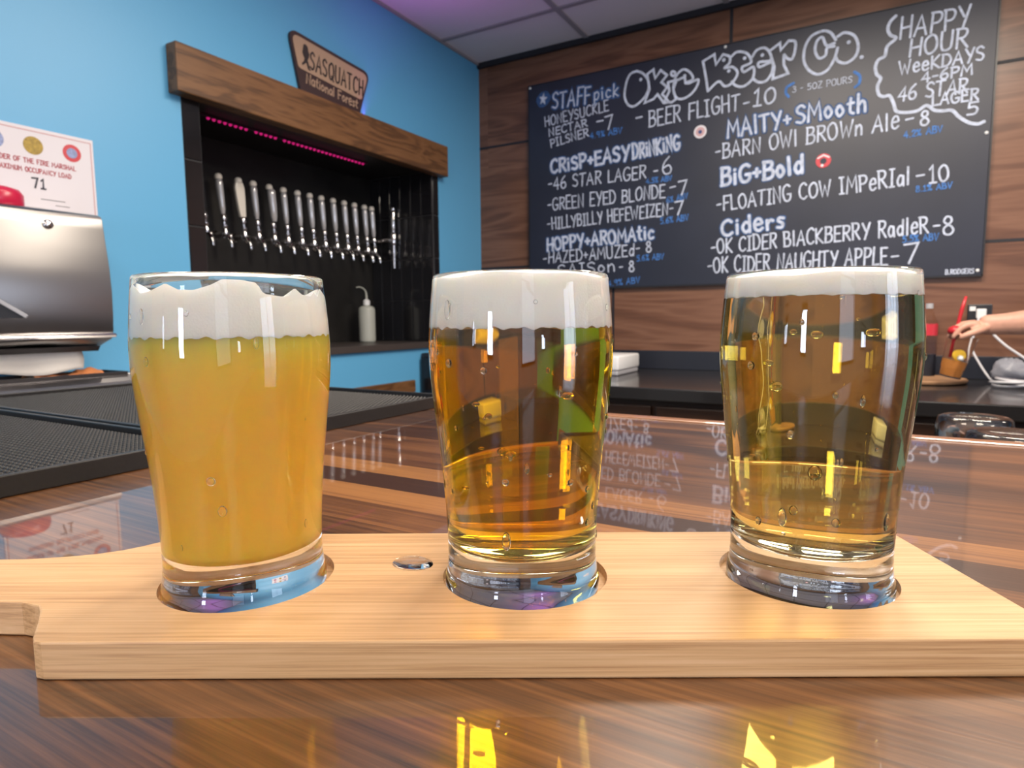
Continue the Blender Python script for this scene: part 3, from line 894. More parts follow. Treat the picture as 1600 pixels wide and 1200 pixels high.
# tablet terminal at the left edge
pt = thing('order_terminal', 'tilted dark tablet terminal on a stand at the left edge, before the dispenser', 'tablet', (-1.15, 1.26, 0.902), math.radians(6))
pt.location = (-1.64, .496, .904)
pt.rotation_euler = (0, 0, math.radians(67))
MB().prism([(-.07, .470), (.178, .283), (.183, .289), (-.065, .478)], lambda a, b: (a, 0, b), lambda a, b: (a, .20, b)).build('screen_bezel', M['grey_plastic'], pt, bevel=.001)
MB().prism([(-.055, .4725), (.160, .3065), (.1604, .307), (-.0546, .473)], lambda a, b: (a, .01, b), lambda a, b: (a, .19, b)).build('screen', M['screen'], pt)
MB().prism([(-.07, .283), (.172, .283), (.176, .2845), (-.07, .468)], lambda a, b: (a, .004, b), lambda a, b: (a, .196, b)).build('housing', M['black_plastic'], pt)
MB().lathe([(.03, .01), (.026, .02), (.026, .284)], 20, (.085, 0, 0)).build('pole', M['grey_plastic'], pt, smooth=True, angle=.6)
MB().lathe([(0, 0), (.085, 0), (.085, .006), (.08, .012), (0, .012)], 28, (.085, 0, 0)).build('base', M['grey_plastic'], pt, smooth=True, angle=.6)

# ------------------------------------------------------------------ the bar
bar = thing('bar_counter', 'glossy varnished wooden bar top in the foreground', 'bar counter', (0, 0, 0))
box((-1.06, -.03, BAR - .045), (3.2, .2445, BAR)).build('top_board', M['bar_front'], bar)
box((-1.06, .2445, BAR - .045), (3.2, .3585, BAR)).build('top_board', M['bar_strips'], bar)
box((-1.06, .3585, BAR - .045), (3.2, .645, BAR)).build('top_board', M['bar_back'], bar)
box((-1.06, .6452, BAR - .048), (3.2, .663, BAR + .0015)).build('edge_strip', M['edge'], bar, bevel=.002)
box((-1.0, .16, 0), (3.2, .22, BAR - .046)).build('front_panel', M['cabinet'], bar)
box((-1.0, .22, .80), (3.2, .62, .83)).build('under_shelf', M['steel'], bar)

# service mats: rubber tray of knobs


def service_mat(label, x0, x1, y0, y1):
    t = thing('service_mat', label, 'bar mat', ((x0 + x1) / 2, (y0 + y1) / 2, BAR + .0003), 0, 'black rubber bar mats')
    hx, hy = (x1 - x0) / 2, (y1 - y0) / 2
    tr = MB()
    H_, R_ = .0135, .006
    out0 = [(-hx, -hy, 0), (hx, -hy, 0), (hx, hy, 0), (-hx, hy, 0)]
    out1 = [(-hx + .001, -hy + .001, H_), (hx - .001, -hy + .001, H_), (hx - .001, hy - .001, H_), (-hx + .001, hy - .001, H_)]
    in1 = [(-hx + R_, -hy + R_, H_), (hx - R_, -hy + R_, H_), (hx - R_, hy - R_, H_), (-hx + R_, hy - R_, H_)]
    in0 = [(p[0], p[1], .004) for p in in1]
    vs = out0 + out1 + in1 + in0
    fs = [(3, 2, 1, 0), (12, 13, 14, 15)]
    for a in (0, 4, 8):
        for k in range(4):
            k2 = (k + 1) % 4
            fs.append((a + k, a + k2, a + 4 + k2, a + 4 + k))
    tr.add(vs, fs)
    tr.build('tray', M['rubber'], t, bevel=.0008)
    kb = MB()
    pitch = .0056
    nx, ny = int((2 * hx - 2 * R_ - .004) / pitch), int((2 * hy - 2 * R_ - .004) / (pitch * .866))
    vs, fs = [], []
    prof = ((.0024, .0038), (.0019, .0085), (.0011, .0098))
    for j in range(ny):
        for i in range(nx):
            px = -hx + R_ + .004 + i * pitch + (pitch / 2 if j % 2 else 0)
            py = -hy + R_ + .004 + j * pitch * .866
            o = len(vs)
            for r, z in prof:
                vs += [(px + r * math.cos(PI * k / 3), py + r * math.sin(PI * k / 3), z) for k in range(6)]
            for a in (0, 6):
                fs += [(o + a + k, o + a + (k + 1) % 6, o + a + 6 + (k + 1) % 6, o + a + 6 + k) for k in range(6)]
            fs.append(tuple(o + 12 + k for k in range(6)))
    kb.v, kb.f = vs, fs
    kn = kb.build('knobs', M['rubber'], t, smooth=True, normals=False)
    kn['kind'] = 'stuff'
    return t


service_mat('black knobbed rubber bar mat nearest the camera, on the wood bar', -1.0, -.4605, .02, .318)
service_mat('black knobbed rubber bar mat at the far end, behind the nearer mat', -1.0, -.4605, .3225, .6445)

# ------------------------------------------------------------------ flight board
FB = Vector((-.10985, .19927, BAR))
FA = math.radians(29.40)
fb = thing('flight_board', 'pale bamboo flight paddle with three glass wells lying on the bar', 'serving board', (FB.x, FB.y, BAR + .0002), FA)
side = [(.162, .0472), (-.128, .0472), (-.142, .0470), (-.149, .0450), (-.157, .0385), (-.1625, .0325), (-.168, .0280), (-.176, .0240), (-.186, .0212), (-.200, .0188), (-.225, .0180), (-.285, .0180)]
end = [(-.285 - .018 * math.sin(PI * k / 8), .018 * math.cos(PI * k / 8)) for k in range(1, 8)]
low = [(-.285, -.0195), (-.200, -.0200), (-.172, -.0212), (-.1645, -.0236), (-.1610, -.0275), (-.1560, -.0350), (-.1500, -.0450), (-.1478, -.0476), (-.1450, -.0484)]
poly = side + end + low + [(.162, -.0484)]
poly = list(reversed(poly))
pad = MB().prism(poly, lambda a, b: (a, b, 0), lambda a, b: (a, b, .012)).build('paddle', M['bamboo'], None, bevel=.0007, seg=2)
cut = MB()
HOLES = [(-.1030, .0005), (0, .0018), (.1045, .0012)]
for hx, hy in HOLES:
    cut.lathe([(.0305, .0085), (.0305, .02)], 72, (hx, hy, 0))
cut = cut.build('well_cutter', M['bamboo'])
bo = pad.modifiers.new('wells', 'BOOLEAN')
bo.object = cut
bo.operation = 'DIFFERENCE'
bo.solver = 'EXACT'
bpy.context.view_layer.update()
dg = bpy.context.evaluated_depsgraph_get()
me = bpy.data.meshes.new_from_object(pad.evaluated_get(dg))
pad.modifiers.clear()
pad.data = me
bpy.data.objects.remove(cut)
me.name = 'paddle'
pad.parent = fb

# ------------------------------------------------------------------ beer glasses
# outer wall (r, z above the foot), inner wall
OUT = [(.0280, .0000), (.0285, .0006), (.0286, .0026), (.0284, .0048), (.0277, .0080), (.02735, .0135), (.02745, .0195), (.0278, .0285), (.0283, .0355), (.0291, .0455), (.0300, .0535),
       (.0309, .0615), (.0318, .0695), (.0326, .0775), (.03295, .0835), (.0330, .0895), (.0327, .0955), (.0321, .1035), (.0315, .1095)]
RIM = [(.03125, .1121), (.0311, .1131), (.0306, .1136), (.0301, .1131), (.02985, .1119)]
WALL = .0019


def inner_r(z):
    for (r0, z0), (r1, z1) in zip(OUT[:-1], OUT[1:]):
        if z0 <= z <= z1:
            return r0 + (r1 - r0) * (z - z0) / (z1 - z0) - WALL
    return OUT[-1][0] - WALL


def smooth_prof(p, sub=4):
    return [tuple(v) for v in spline([Vector(q) for q in p], sub)]


INB = .0155    # inside floor
IN_WALL = [(.0, INB), (.010, INB + .0001), (.018, INB + .0006), (.0225, INB + .0018), (.0248, INB + .0042)] + [(inner_r(z), z) for z in (.0255, .0315, .0395, .0475, .0555, .0635, .0715, .0795, .0855, .0915, .0975, .1035, .109)]
FOOT = [(0, .0004), (.012, .0003), (.020, .0002), (.0245, .0001)]


def make_glass(name, label, loc, rz, fill_z, top_fn, beer_mat, rnd, under_wave=0.0006, drops=26):
    g = thing(name, label, 'beer glass', loc, rz, 'three beer glasses on the flight board')
    prof = FOOT + smooth_prof(OUT, 3) + RIM + list(reversed(smooth_prof(IN_WALL[4:], 3))) + list(reversed(IN_WALL[:4]))
    gb = MB().lathe(prof, 96).build('glass_body', M['glass'], g, smooth=True)
    gb.data.set_sharp_from_angle(angle=1.2)
    # beer: the same inner profile, wetting the wall
    E_ = .00025
    inn = [p for p in smooth_prof(IN_WALL[4:], 3) if p[1] < fill_z - .0008]
    low = [(r, z - E_) for r, z in IN_WALL[:4]]
    bp = low + [(r + E_, z) for r, z in inn] + [(inner_r(fill_z) + E_, fill_z - .0002), (inner_r(fill_z) - .0006, fill_z), (0, fill_z)]
    MB().lathe(bp, 96).build('beer', beer_mat, g, smooth=True, angle=.9)
    # foam: a body whose crown follows top_fn(angle)
    n, rings = 192, 10
    fm = MB()
    vs, fs = [], []
    zs = 9
    for j in range(zs):
        for k in range(n):
            a = 2 * PI * k / n
            zb = fill_z - .0007 + under_wave * (math.sin(a * 23) * .5 + math.sin(a * 41 + 1) * .5)
            zt = top_fn(a)
            z = zb + (zt - zb) * j / (zs - 1)
            r = inner_r(min(z, .112)) + E_ * 1.2
            vs.append((r * math.cos(a), r * math.sin(a), z))
    for j in range(zs - 1):
        for k in range(n):
            k2 = (k + 1) % n
            fs.append((j * n + k, j * n + k2, (j + 1) * n + k2, (j + 1) * n + k))
    mean = min(top_fn(2 * PI * k / n) for k in range(n)) + .0012
    base = (zs - 1) * n
    for q in range(1, rings):
        t = q / rings
        for k in range(n):
            a = 2 * PI * k / n
            z0 = top_fn(a)
            z = z0 + (mean - .0008 - z0) * min(1, t * 2.2) + .0004 * math.sin(a * 5 + q * 2) * (1 - t)
            r = (inner_r(min(z0, .112)) + E_) * (1 - t)
            vs.append((r * math.cos(a), r * math.sin(a), z))
    for q in range(rings - 1):
        for k in range(n):
            k2 = (k + 1) % n
            a0 = base + q * n
            fs.append((a0 + k, a0 + k2, a0 + n + k2, a0 + n + k))
    c = len(vs)
    vs.append((0, 0, mean - .0008))
    a0 = base + (rings - 1) * n
    fs += [(a0 + k, a0 + (k + 1) % n, c) for k in range(n)]
    c = len(vs)
    vs.append((0, 0, fill_z - .0007))
    fs += [((k + 1) % n, k, c) for k in range(n)]
    fm.add(vs, fs).build('foam', M['foam'], g, smooth=True, angle=1.0)
    # beads of condensation on the outside
    dm = MB()
    for _ in range(drops):
        a, z = rnd.uniform(0, 2 * PI), rnd.uniform(.018, .107)
        s = rnd.choice((.0005, .0007, .0009, .0012, .0015))
        ln = s * rnd.choice((1, 1, 1.3, 2.2))
        ro = inner_r(z) + WALL - s * .25
        R3 = Matrix.Rotation(a, 3, 'Z')
        vs, fs = [], []
        nu, nv = 8, 6
        for i in range(nv + 1):
            ph = PI * i / nv
            for k in range(nu):
                th = 2 * PI * k / nu
                vs.append(R3 @ Vector((ro + s * .62 * math.sin(ph) * math.cos(th), s * math.sin(ph) * math.sin(th), z + ln * math.cos(ph))))
        for i in range(nv):
            for k in range(nu):
                fs.append((i * nu + k, i * nu + (k + 1) % nu, (i + 1) * nu + (k + 1) % nu, (i + 1) * nu + k))
        dm.add(vs, fs)
    d = dm.build('condensation', M['water'], g, smooth=True)
    d['kind'] = 'stuff'
    return g


def interp(tab, x):
    for (a, va), (b_, vb) in zip(tab[:-1], tab[1:]):
        if a <= x <= b_:
            return va + (vb - va) * (x - a) / (b_ - a)
    return tab[-1][1] if x > tab[-1][0] else tab[0][1]


ZF = BAR + .0087     # glass foot, inside the wells
# crown of the hazy beer: lacing peaks left on the wall; x runs across the front of the glass, -1 left to +1 right
CROWN = [(-1.01, 0.1075), (-0.95, 0.1105), (-0.86, 0.1071), (-0.76, 0.1079), (-0.62, 0.1101), (-0.50, 0.1081), (-0.36, 0.1079), (-0.20, 0.1095), (-0.09, 0.1113), (0.10, 0.1111), (0.24, 0.1103), (0.30, 0.1069), (0.48, 0.1061), (0.57, 0.1065), (0.62, 0.1093), (0.70, 0.1069), (0.80, 0.1065), (0.84, 0.1081), (0.88, 0.1063), (0.92, 0.1095), (1.01, 0.1059)]


def crown_hazy(a):
    if math.sin(a) < 0:     # the side towards the camera
        return interp(CROWN, math.cos(a))
    return .1042 + .0012 * math.sin(a * 7) + .0012 * math.sin(a * 13 + 1)


def on_board(x, y):
    return (FB.x + x * math.cos(FA) - y * math.sin(FA), FB.y + x * math.sin(FA) + y * math.cos(FA), ZF)


def face_cam(x, y):
    p = on_board(x, y)
    return math.atan2(p[1], p[0]) - PI / 2


P1, P2, P3 = (-.1038, .0002), (-.0010, .0020), (.1052, .0014)
make_glass('beer_glass', 'glass of hazy orange beer with jagged foam, in the left well of the flight board', on_board(*P1), face_cam(*P1), .0937, crown_hazy, M['hazy'], random.Random(3), drops=22)
make_glass('beer_glass', 'glass of clear deep amber beer with tall foam, in the middle well', on_board(*P2), face_cam(*P2), .0960,
           lambda a: .1122 + .0004 * math.sin(3 * a) + .0003 * math.sin(7 * a + 2), M['amber'], random.Random(5), drops=64)
make_glass('beer_glass', 'glass of clear golden beer with thin foam, in the right well', on_board(*P3), face_cam(*P3), .1056,
           lambda a: .1117 + .0003 * math.sin(4 * a) + .0002 * math.sin(9 * a + 2), M['gold'], random.Random(8), under_wave=.0003, drops=56)

ws = MB().lathe([(0, 0), (.0085, 0), (.0080, .0006), (.006, .0011), (.003, .0013), (0, .0014)], 32)
ws = tag(ws.build('water_drop', M['water'], smooth=True, angle=.9), 'clear drop of water on the bamboo board left of the middle glass', 'water drop')
ws.location = (-.15355, .18790, BAR + .0123)
ws.scale = (1.0, .8, 1)

# ------------------------------------------------------------------ behind the bar
bc = thing('back_counter', 'long black counter against the wood panelled wall', 'counter', (0, 0, 0))
box((-1.36, 2.262, .872), (4.2, BY - .002, .92)).build('counter_top', M['counter'], bc, bevel=.004)
box((-1.36, BY - .022, .9203), (4.2, BY - .002, 1.012)).build('splash', M['splash'], bc, bevel=.002)
box((-1.34, 2.30, .08), (4.2, BY - .03, .8717)).build('cabinet_body', M['cabinet'], bc)
dm = None
for i in range(7):
    x0 = -1.33 + i * .62
    d = box((x0 + .01, 2.28, .11), (x0 + .61, 2.30, .85)).build('door', M['cabinet'], bc, bevel=.003)
    MB().tube([(x0 + .54, 2.262, .70), (x0 + .54, 2.262, .80)], .006, 8).build('handle', M['darkmetal'], d)
fr_ = thing('undercounter_fridge', 'black boxy fridge in the corner below the tap niche', 'fridge', (-1.70, 2.85, 0))
box((-.305, -.29, .03), (.325, .29, 1.008)).build('fridge_body', M['black_plastic'], fr_, bevel=.006)
box((-.295, -.305, .08), (.315, -.29, .99)).build('door', M['screen'], fr_, bevel=.003)
MB().tube([(.27, -.325, .55), (.27, -.325, .80)], .008, 8).build('handle', M['darkmetal'], fr_)

wbx = thing('white_box', 'low white plastic box on the black counter, beside the middle glass', 'box', (-1.11, 2.80, .9206))
box((-.12, -.13, .0), (.115, .15, .022)).build('base', M['grey_plastic'], wbx, bevel=.006)
box((-.125, -.135, .022), (.12, .155, .088)).build('lid', M['white_plastic'], wbx, bevel=.010, seg=3, smooth=True, angle=.5)

wt = MB().lathe([(0, 0), (.150, 0), (.163, .004), (.165, .012), (.160, .016), (.152, .013), (0, .012)], 48)
wt = tag(wt.build('wooden_tray', M['tray_wood'], smooth=True, angle=.6), 'round pale wooden tray on the black counter', 'tray')
wt.location = (.140, 2.93, .9202)

sb_ = thing('soda_bottle', 'clear plastic bottle with red label at the back of the counter', 'bottle', (.176, 3.07, .9205))
MB().lathe([(0, .004), (.020, 0), (.030, .004), (.033, .02), (.033, .13), (.031, .15), (.033, .17), (.033, .20), (.028, .235), (.016, .265), (.0125, .275), (.0125, .288), (0, .288)], 24).build('bottle_body', M['clear_plastic'], sb_, smooth=True, angle=.9)
MB().lathe([(.0338, .176), (.0338, .222)], 24).build('label', M['red_label'], sb_, smooth=True, angle=.9)
MB().lathe([(0, .284), (.0145, .284), (.0145, .304), (0, .304)], 20).build('cap', M['grey_plastic'], sb_, smooth=True, angle=.6)
MB().lathe([(0, .005), (.0315, .008), (.0315, .10), (0, .10)], 24).build('liquid', M['splash'], sb_, smooth=True, angle=.9)

# plastic cup being lifted, tilted
cup = thing('plastic_cup', 'clear plastic cup of orange drink held by a hand above the counter', 'cup', (.228, 2.725, .958))
cup.rotation_euler = (0, math.radians(13), 0)
MB().lathe([(0, 0), (.033, 0), (.034, .003), (.046, .145), (.0475, .147), (.0475, .150), (.0450, .149), (.0325, .005), (0, .004)], 32).build('cup_body', M['clear_plastic'], cup, smooth=True, angle=.8)
MB().lathe([(0, .0045), (.0322, .0055), (.0378, .062), (0, .064)], 32).build('drink', M['drink'], cup, smooth=True, angle=.8)
MB().lathe([(0, 0), (.019, 0), (.021, .003), (.019, .006), (0, .006)], 24, (.004, -.026, .082), Matrix.Rotation(math.radians(78), 3, 'X')).build('lemon_slice', M['lemon'], cup, smooth=True, angle=.7)
MB().lathe([(0, 0), (.010, .003), (.011, .010), (.007, .018), (0, .020)], 16, (.010, -.030, .064)).build('ice', M['white_plastic'], cup, smooth=True)
st = thing('red_straw', 'red straw with a wide scoop end standing in the plastic cup', 'straw', (.238, 2.722, 1.03))
MB().tube([(-.012, 0, 0), (-.005, 0, .05), (.003, 0, .10), (.014, 0, .165), (.024, 0, .212)], [.005, .005, .0055, .0065, .004], 10).build('straw_tube', M['sauce_red'], st, smooth=True)
MB().lathe([(0, -.016), (.020, -.010), (.026, 0), (.020, .012), (.008, .018), (0, .019)], 20, (.0, -.004, .092)).build('scoop', M['sauce_red'], st, smooth=True)

ou = thing('wall_outlet', 'black outlet plate with white plug on the wood wall behind the arm', 'outlet', (.350, BY, 1.185))
box((-.040, -.008, -.034), (.040, 0, .034)).build('plate', M['black_plastic'], ou, bevel=.003)
box((-.013, -.030, -.022), (.020, -.008, .016)).build('plug', M['white_plastic'], ou, bevel=.004)
box((-.034, -.0095, .008), (-.014, -.008, .026)).build('socket', M['white_plastic'], ou, bevel=.002)
cdm = MB()
cdm.tube(spline([(.345, BY - .034, 1.165), (.333, 3.10, 1.11), (.322, 3.05, 1.05), (.345, 3.0, .99), (.372, 2.95, .94), (.39, 2.92, .926)], 6), .0042, 8)
tag(cdm.build('power_cord', M['cord'], smooth=True), 'thin white cord hanging from the outlet to the counter', 'cord')
cdm = MB()
cdm.tube(spline([(.362, BY - .034, 1.165), (.385, 3.08, 1.11), (.425, 3.03, 1.06), (.47, 2.97, 1.02), (.50, 2.94, .99), (.52, 2.90, .94), (.56, 2.85, .925)], 6), .005, 8)
tag(cdm.build('power_cord', M['cord'], smooth=True), 'thicker white cord sloping down to the right from the outlet', 'cord')
coil = MB()
pts = []
for i in range(70):
    a = i / 70 * 2 * PI * 3.2
    rr = .058 + .010 * math.sin(a * .7 + 1)
    pts.append((.425 + rr * math.cos(a) * 1.05, 2.80 + rr * math.sin(a) * 1.25, .926 + .010 * i / 23 + .004 * math.sin(a * 1.3)))
coil.tube(pts, .0046, 8)
tag(coil.build('cable_coil', M['cord'], smooth=True), 'coil of white cable lying on the black counter', 'cable')
bg = MB()
rb = random.Random(4)
nb_, mb_ = 22, 12
vs, fs = [], []
for i in range(mb_ + 1):
    ph = PI * i / mb_
    for k in range(nb_):
        th = 2 * PI * k / nb_
        q = 1 + rb.uniform(-.16, .16)
        vs.append((.432 + .058 * math.sin(ph) * math.cos(th) * q, 2.935 + .045 * math.sin(ph) * math.sin(th) * q, max(.9205, .964 + .050 * math.cos(ph) * q)))
for i in range(mb_):
    for k in range(nb_):
        fs.append((i * nb_ + k, i * nb_ + (k + 1) % nb_, (i + 1) * nb_ + (k + 1) % nb_, (i + 1) * nb_ + k))
bg.add(vs, fs)
tag(bg.build('plastic_bag', M['bag'], smooth=True), 'crumpled grey plastic bag behind the coil of white cable', 'bag')

# upturned glasses on the lower shelf just behind the bar
ush = thing('drain_shelf', 'low steel drain shelf behind the bar carrying upturned glasses', 'shelf', (.22, .83, .90))
box((-.35, -.163, 0), (.55, .14, .02)).build('shelf_top', M['darkmetal'], ush, bevel=.002)
for x in (-.32, .52):
    for y in (-.11, .12):
        box((x - .012, y - .012, -.90), (x + .012, y + .012, 0)).build('leg', M['darkmetal'], ush)


def pint(label, x, y, rt, h):
    o = MB().lathe([(.040, 0), (.0405, .001), (rt + .002, h - .010), (rt, h - .002), (rt - .004, h), (rt - .012, h - .001), (0, h - .003), (0, h - .018), (rt - .005, h - .017), (.038, .001), (.039, 0)], 48)
    o.f = o.f[:-2]
    n = 48
    b = o.build('upturned_glass', M['glass'], smooth=True, angle=.9)
    tag(b, label, 'drinking glass', 'upturned glasses behind the bar')
    b.location = (x, y, .9203)
    return b


pint('upturned clear glass behind the bar, its thick base the highest', .096, .845, .0335, .147)
pint('upturned clear glass at the right edge, just behind the bar edge', .1085, .708, .0340, .152)

# ------------------------------------------------------------------ the person whose arm reaches in from the right


def skinned(nodes, edges, root, sub=2):
    """grow a surface over a stick figure; nodes: name -> (point, radius)"""
    me = bpy.data.meshes.new('figure')
    ids = {k: i for i, k in enumerate(nodes)}
    me.from_pydata([nodes[k][0] for k in nodes], [(ids[a], ids[b]) for a, b in edges], [])
    o = bpy.data.objects.new('figure', me)
    COL.objects.link(o)
    o.modifiers.new('skin', 'SKIN').use_smooth_shade = True
    for k, i in ids.items():
        r = nodes[k][1]
        me.skin_vertices[0].data[i].radius = (r[0] * 1.3, r[1] * 1.3) if isinstance(r, tuple) else (r * 1.3, r * 1.3)
        me.skin_vertices[0].data[i].use_root = k == root
    ss = o.modifiers.new('sub', 'SUBSURF')
    ss.levels = ss.render_levels = sub
    return o


def bake(objs, voxel, name, mat, parent=None, smooth_it=6):
    """join skinned pieces into one continuous surface"""
    bpy.context.view_layer.update()
    dg = bpy.context.evaluated_depsgraph_get()
    bm = bmesh.new()
    for o in objs:
        m_ = bpy.data.meshes.new_from_object(o.evaluated_get(dg))
        bm.from_mesh(m_)
        bpy.data.meshes.remove(m_)
    me = bpy.data.meshes.new(name)
    bm.to_mesh(me)
    bm.free()
    for o in objs:
        bpy.data.objects.remove(o)
    o = bpy.data.objects.new(name, me)
    COL.objects.link(o)
    r = o.modifiers.new('remesh', 'REMESH')
    r.mode = 'VOXEL'
    r.voxel_size = voxel
    r.use_smooth_shade = True
    sm_ = o.modifiers.new('smooth', 'SMOOTH')
    sm_.iterations = smooth_it
    sm_.factor = .4
    bpy.context.view_layer.update()
    dg = bpy.context.evaluated_depsgraph_get()
    m_ = bpy.data.meshes.new_from_object(o.evaluated_get(dg))
    o.modifiers.clear()
    o.data = m_
    m_.name = name
    m_.materials.clear()
    m_.materials.append(mat)
    for p in m_.polygons:
        p.use_smooth = True
    if parent is not None:
        o.parent = parent
    return o


def ellipsoid(c, r, nu=24, nv=16):
    mb = MB()
    mb.lathe([(0 if k in (0, nv) else math.sin(PI * k / nv), -math.cos(PI * k / nv)) for k in range(nv + 1)], nu)
    mb.v = [(c[0] + p[0] * r[0], c[1] + p[1] * r[1], c[2] + p[2] * r[2]) for p in mb.v]
    o = mb.build('figure', M['skin'])
    return o


B_ = {'pelvis': ((1.00, 2.00, .96), (.15, .11)), 'waist': ((.97, 2.07, 1.10), (.14, .10)), 'chest': ((.93, 2.24, 1.29), (.15, .11)), 'collar': ((.92, 2.34, 1.41), (.085, .075)), 'neck': ((.92, 2.38, 1.47), .055),
      'skull': ((.92, 2.43, 1.58), .07), 'lsho': ((.775, 2.41, 1.375), .058), 'lelb': ((.590, 2.645, 1.170), .043), 'lfore': ((.50, 2.685, 1.158), .041), 'lmid': ((.42, 2.712, 1.149), .035), 'lwri': ((.345, 2.722, 1.144), (.024, .027)),
      'palm': ((.300, 2.727, 1.140), (.022, .034)), 'rsho': ((1.09, 2.31, 1.39), .058), 'relb': ((1.19, 2.40, 1.15), .043), 'rwri': ((1.12, 2.58, 1.02), .027), 'rpalm': ((1.09, 2.65, .975), (.018, .034)),
      'lhip': ((.91, 1.99, .90), .095), 'lkne': ((.90, 2.04, .50), .060), 'lank': ((.91, 1.99, .10), .042), 'ltoe': ((.89, 2.13, .035), .034),
      'rhip': ((1.09, 1.99, .90), .095), 'rkne': ((1.11, 2.04, .50), .060), 'rank': ((1.11, 1.99, .10), .042), 'rtoe': ((1.13, 2.13, .035), .034)}
E_ = [('pelvis', 'waist'), ('waist', 'chest'), ('chest', 'collar'), ('collar', 'neck'), ('neck', 'skull'), ('collar', 'lsho'), ('lsho', 'lelb'), ('lelb', 'lfore'), ('lfore', 'lmid'), ('lmid', 'lwri'), ('lwri', 'palm'),
      ('collar', 'rsho'), ('rsho', 'relb'), ('relb', 'rwri'), ('rwri', 'rpalm'), ('pelvis', 'lhip'), ('lhip', 'lkne'), ('lkne', 'lank'), ('lank', 'ltoe'), ('pelvis', 'rhip'), ('rhip', 'rkne'), ('rkne', 'rank'), ('rank', 'rtoe')]
pieces = [skinned(B_, E_, 'pelvis')]


def finger(pts, r0):
    nd = {'p%d' % i: (p, r0 * (1 - .13 * i)) for i, p in enumerate(pts)}
    return skinned(nd, [('p%d' % i, 'p%d' % (i + 1)) for i in range(len(pts) - 1)], 'p0', 2)


# left hand: index and thumb pinch the rim of the cup, the others curl behind it
pieces += [finger([(.305, 2.705, 1.146), (.266, 2.696, 1.142), (.246, 2.692, 1.126), (.232, 2.690, 1.106), (.226, 2.690, 1.092)], .0115),
           finger([(.303, 2.722, 1.148), (.262, 2.722, 1.146), (.236, 2.720, 1.132), (.222, 2.720, 1.110), (.217, 2.722, 1.094)], .0115),
           finger([(.303, 2.740, 1.145), (.264, 2.746, 1.140), (.240, 2.750, 1.124), (.230, 2.754, 1.104), (.228, 2.756, 1.090)], .0110),
           finger([(.306, 2.755, 1.139), (.272, 2.766, 1.130), (.254, 2.774, 1.114), (.246, 2.780, 1.100), (.244, 2.782, 1.090)], .0098),
           finger([(.325, 2.706, 1.134), (.296, 2.682, 1.122), (.268, 2.672, 1.110), (.244, 2.674, 1.096)], .0125)]
for i, dx in enumerate((-.022, -.007, .008, .022)):
    pieces.append(finger([(1.09 + dx * .6, 2.64, .98), (1.085 + dx, 2.685, .955), (1.083 + dx * 1.1, 2.712, .937), (1.082 + dx * 1.1, 2.728, .932)], .0105))
pieces.append(finger([(1.07, 2.62, .985), (1.045, 2.645, .965), (1.032, 2.668, .945)], .0115))
# head: skull, jaw, nose, ears
pieces += [ellipsoid((.92, 2.425, 1.635), (.076, .096, .105)), ellipsoid((.92, 2.462, 1.565), (.056, .058, .060)), ellipsoid((.92, 2.525, 1.605), (.013, .018, .022)), ellipsoid((.842, 2.42, 1.615), (.010, .020, .030)),
           ellipsoid((.998, 2.42, 1.615), (.010, .020, .030)), ellipsoid((.92, 2.515, 1.563), (.024, .010, .006)), ellipsoid((.92, 2.515, 1.551), (.020, .010, .006))]
per = bake(pieces, .0042, 'person', M['skin'])
tag(per, 'person at the right edge, only the bare forearm and hand reaching to a plastic cup', 'person')
for x in (.889, .951):
    e = ellipsoid((x, 2.508, 1.632), (.013, .008, .008), 16, 10)
    e.name = e.data.name = 'eye'
    e.data.materials[0] = M['white_plastic']
    e.parent = per
    ellipsoid_ = ellipsoid((x, 2.5155, 1.632), (.005, .002, .005), 12, 8)
    ellipsoid_.name = ellipsoid_.data.name = 'pupil'
    ellipsoid_.data.materials[0] = M['black_plastic']
    ellipsoid_.parent = e
hr = bake([ellipsoid((.92, 2.405, 1.668), (.084, .100, .088)), ellipsoid((.92, 2.375, 1.62), (.080, .070, .085))], .006, 'hair', M['hair'], per)
S_ = {'hem': ((1.0, 2.0, .93), (.168, .128)), 'waist': ((.97, 2.07, 1.10), (.157, .117)), 'chest': ((.93, 2.24, 1.29), (.166, .125)), 'collar': ((.92, 2.325, 1.395), (.10, .09)), 'lsho': ((.775, 2.41, 1.375), .073), 'lslv': ((.69, 2.515, 1.28), .066),
      'rsho': ((1.09, 2.31, 1.39), .073), 'rslv': ((1.135, 2.35, 1.27), .066)}
bake([skinned(S_, [('hem', 'waist'), ('waist', 'chest'), ('chest', 'collar'), ('collar', 'lsho'), ('lsho', 'lslv'), ('collar', 'rsho'), ('rsho', 'rslv')], 'hem')], .008, 'shirt', M['shirt'], per)
T_ = {'belt': ((1.0, 2.0, .985), (.158, .118)), 'pel': ((1.0, 2.0, .93), (.16, .118)), 'lh': ((.91, 1.99, .88), .105), 'lk': ((.90, 2.04, .50), .074), 'la': ((.91, 1.99, .085), .060), 'rh': ((1.09, 1.99, .88), .105), 'rk': ((1.11, 2.04, .50), .074), 'ra': ((1.11, 1.99, .085), .060)}
bake([skinned(T_, [('belt', 'pel'), ('pel', 'lh'), ('lh', 'lk'), ('lk', 'la'), ('pel', 'rh'), ('rh', 'rk'), ('rk', 'ra')], 'belt')], .008, 'trousers', M['jeans'], per)
for x in (.895, 1.125):
    sh = bake([ellipsoid((x, 2.06, .045), (.048, .125, .044)), ellipsoid((x, 2.0, .07), (.045, .06, .06))], .008, 'shoe', M['black_plastic'], per)

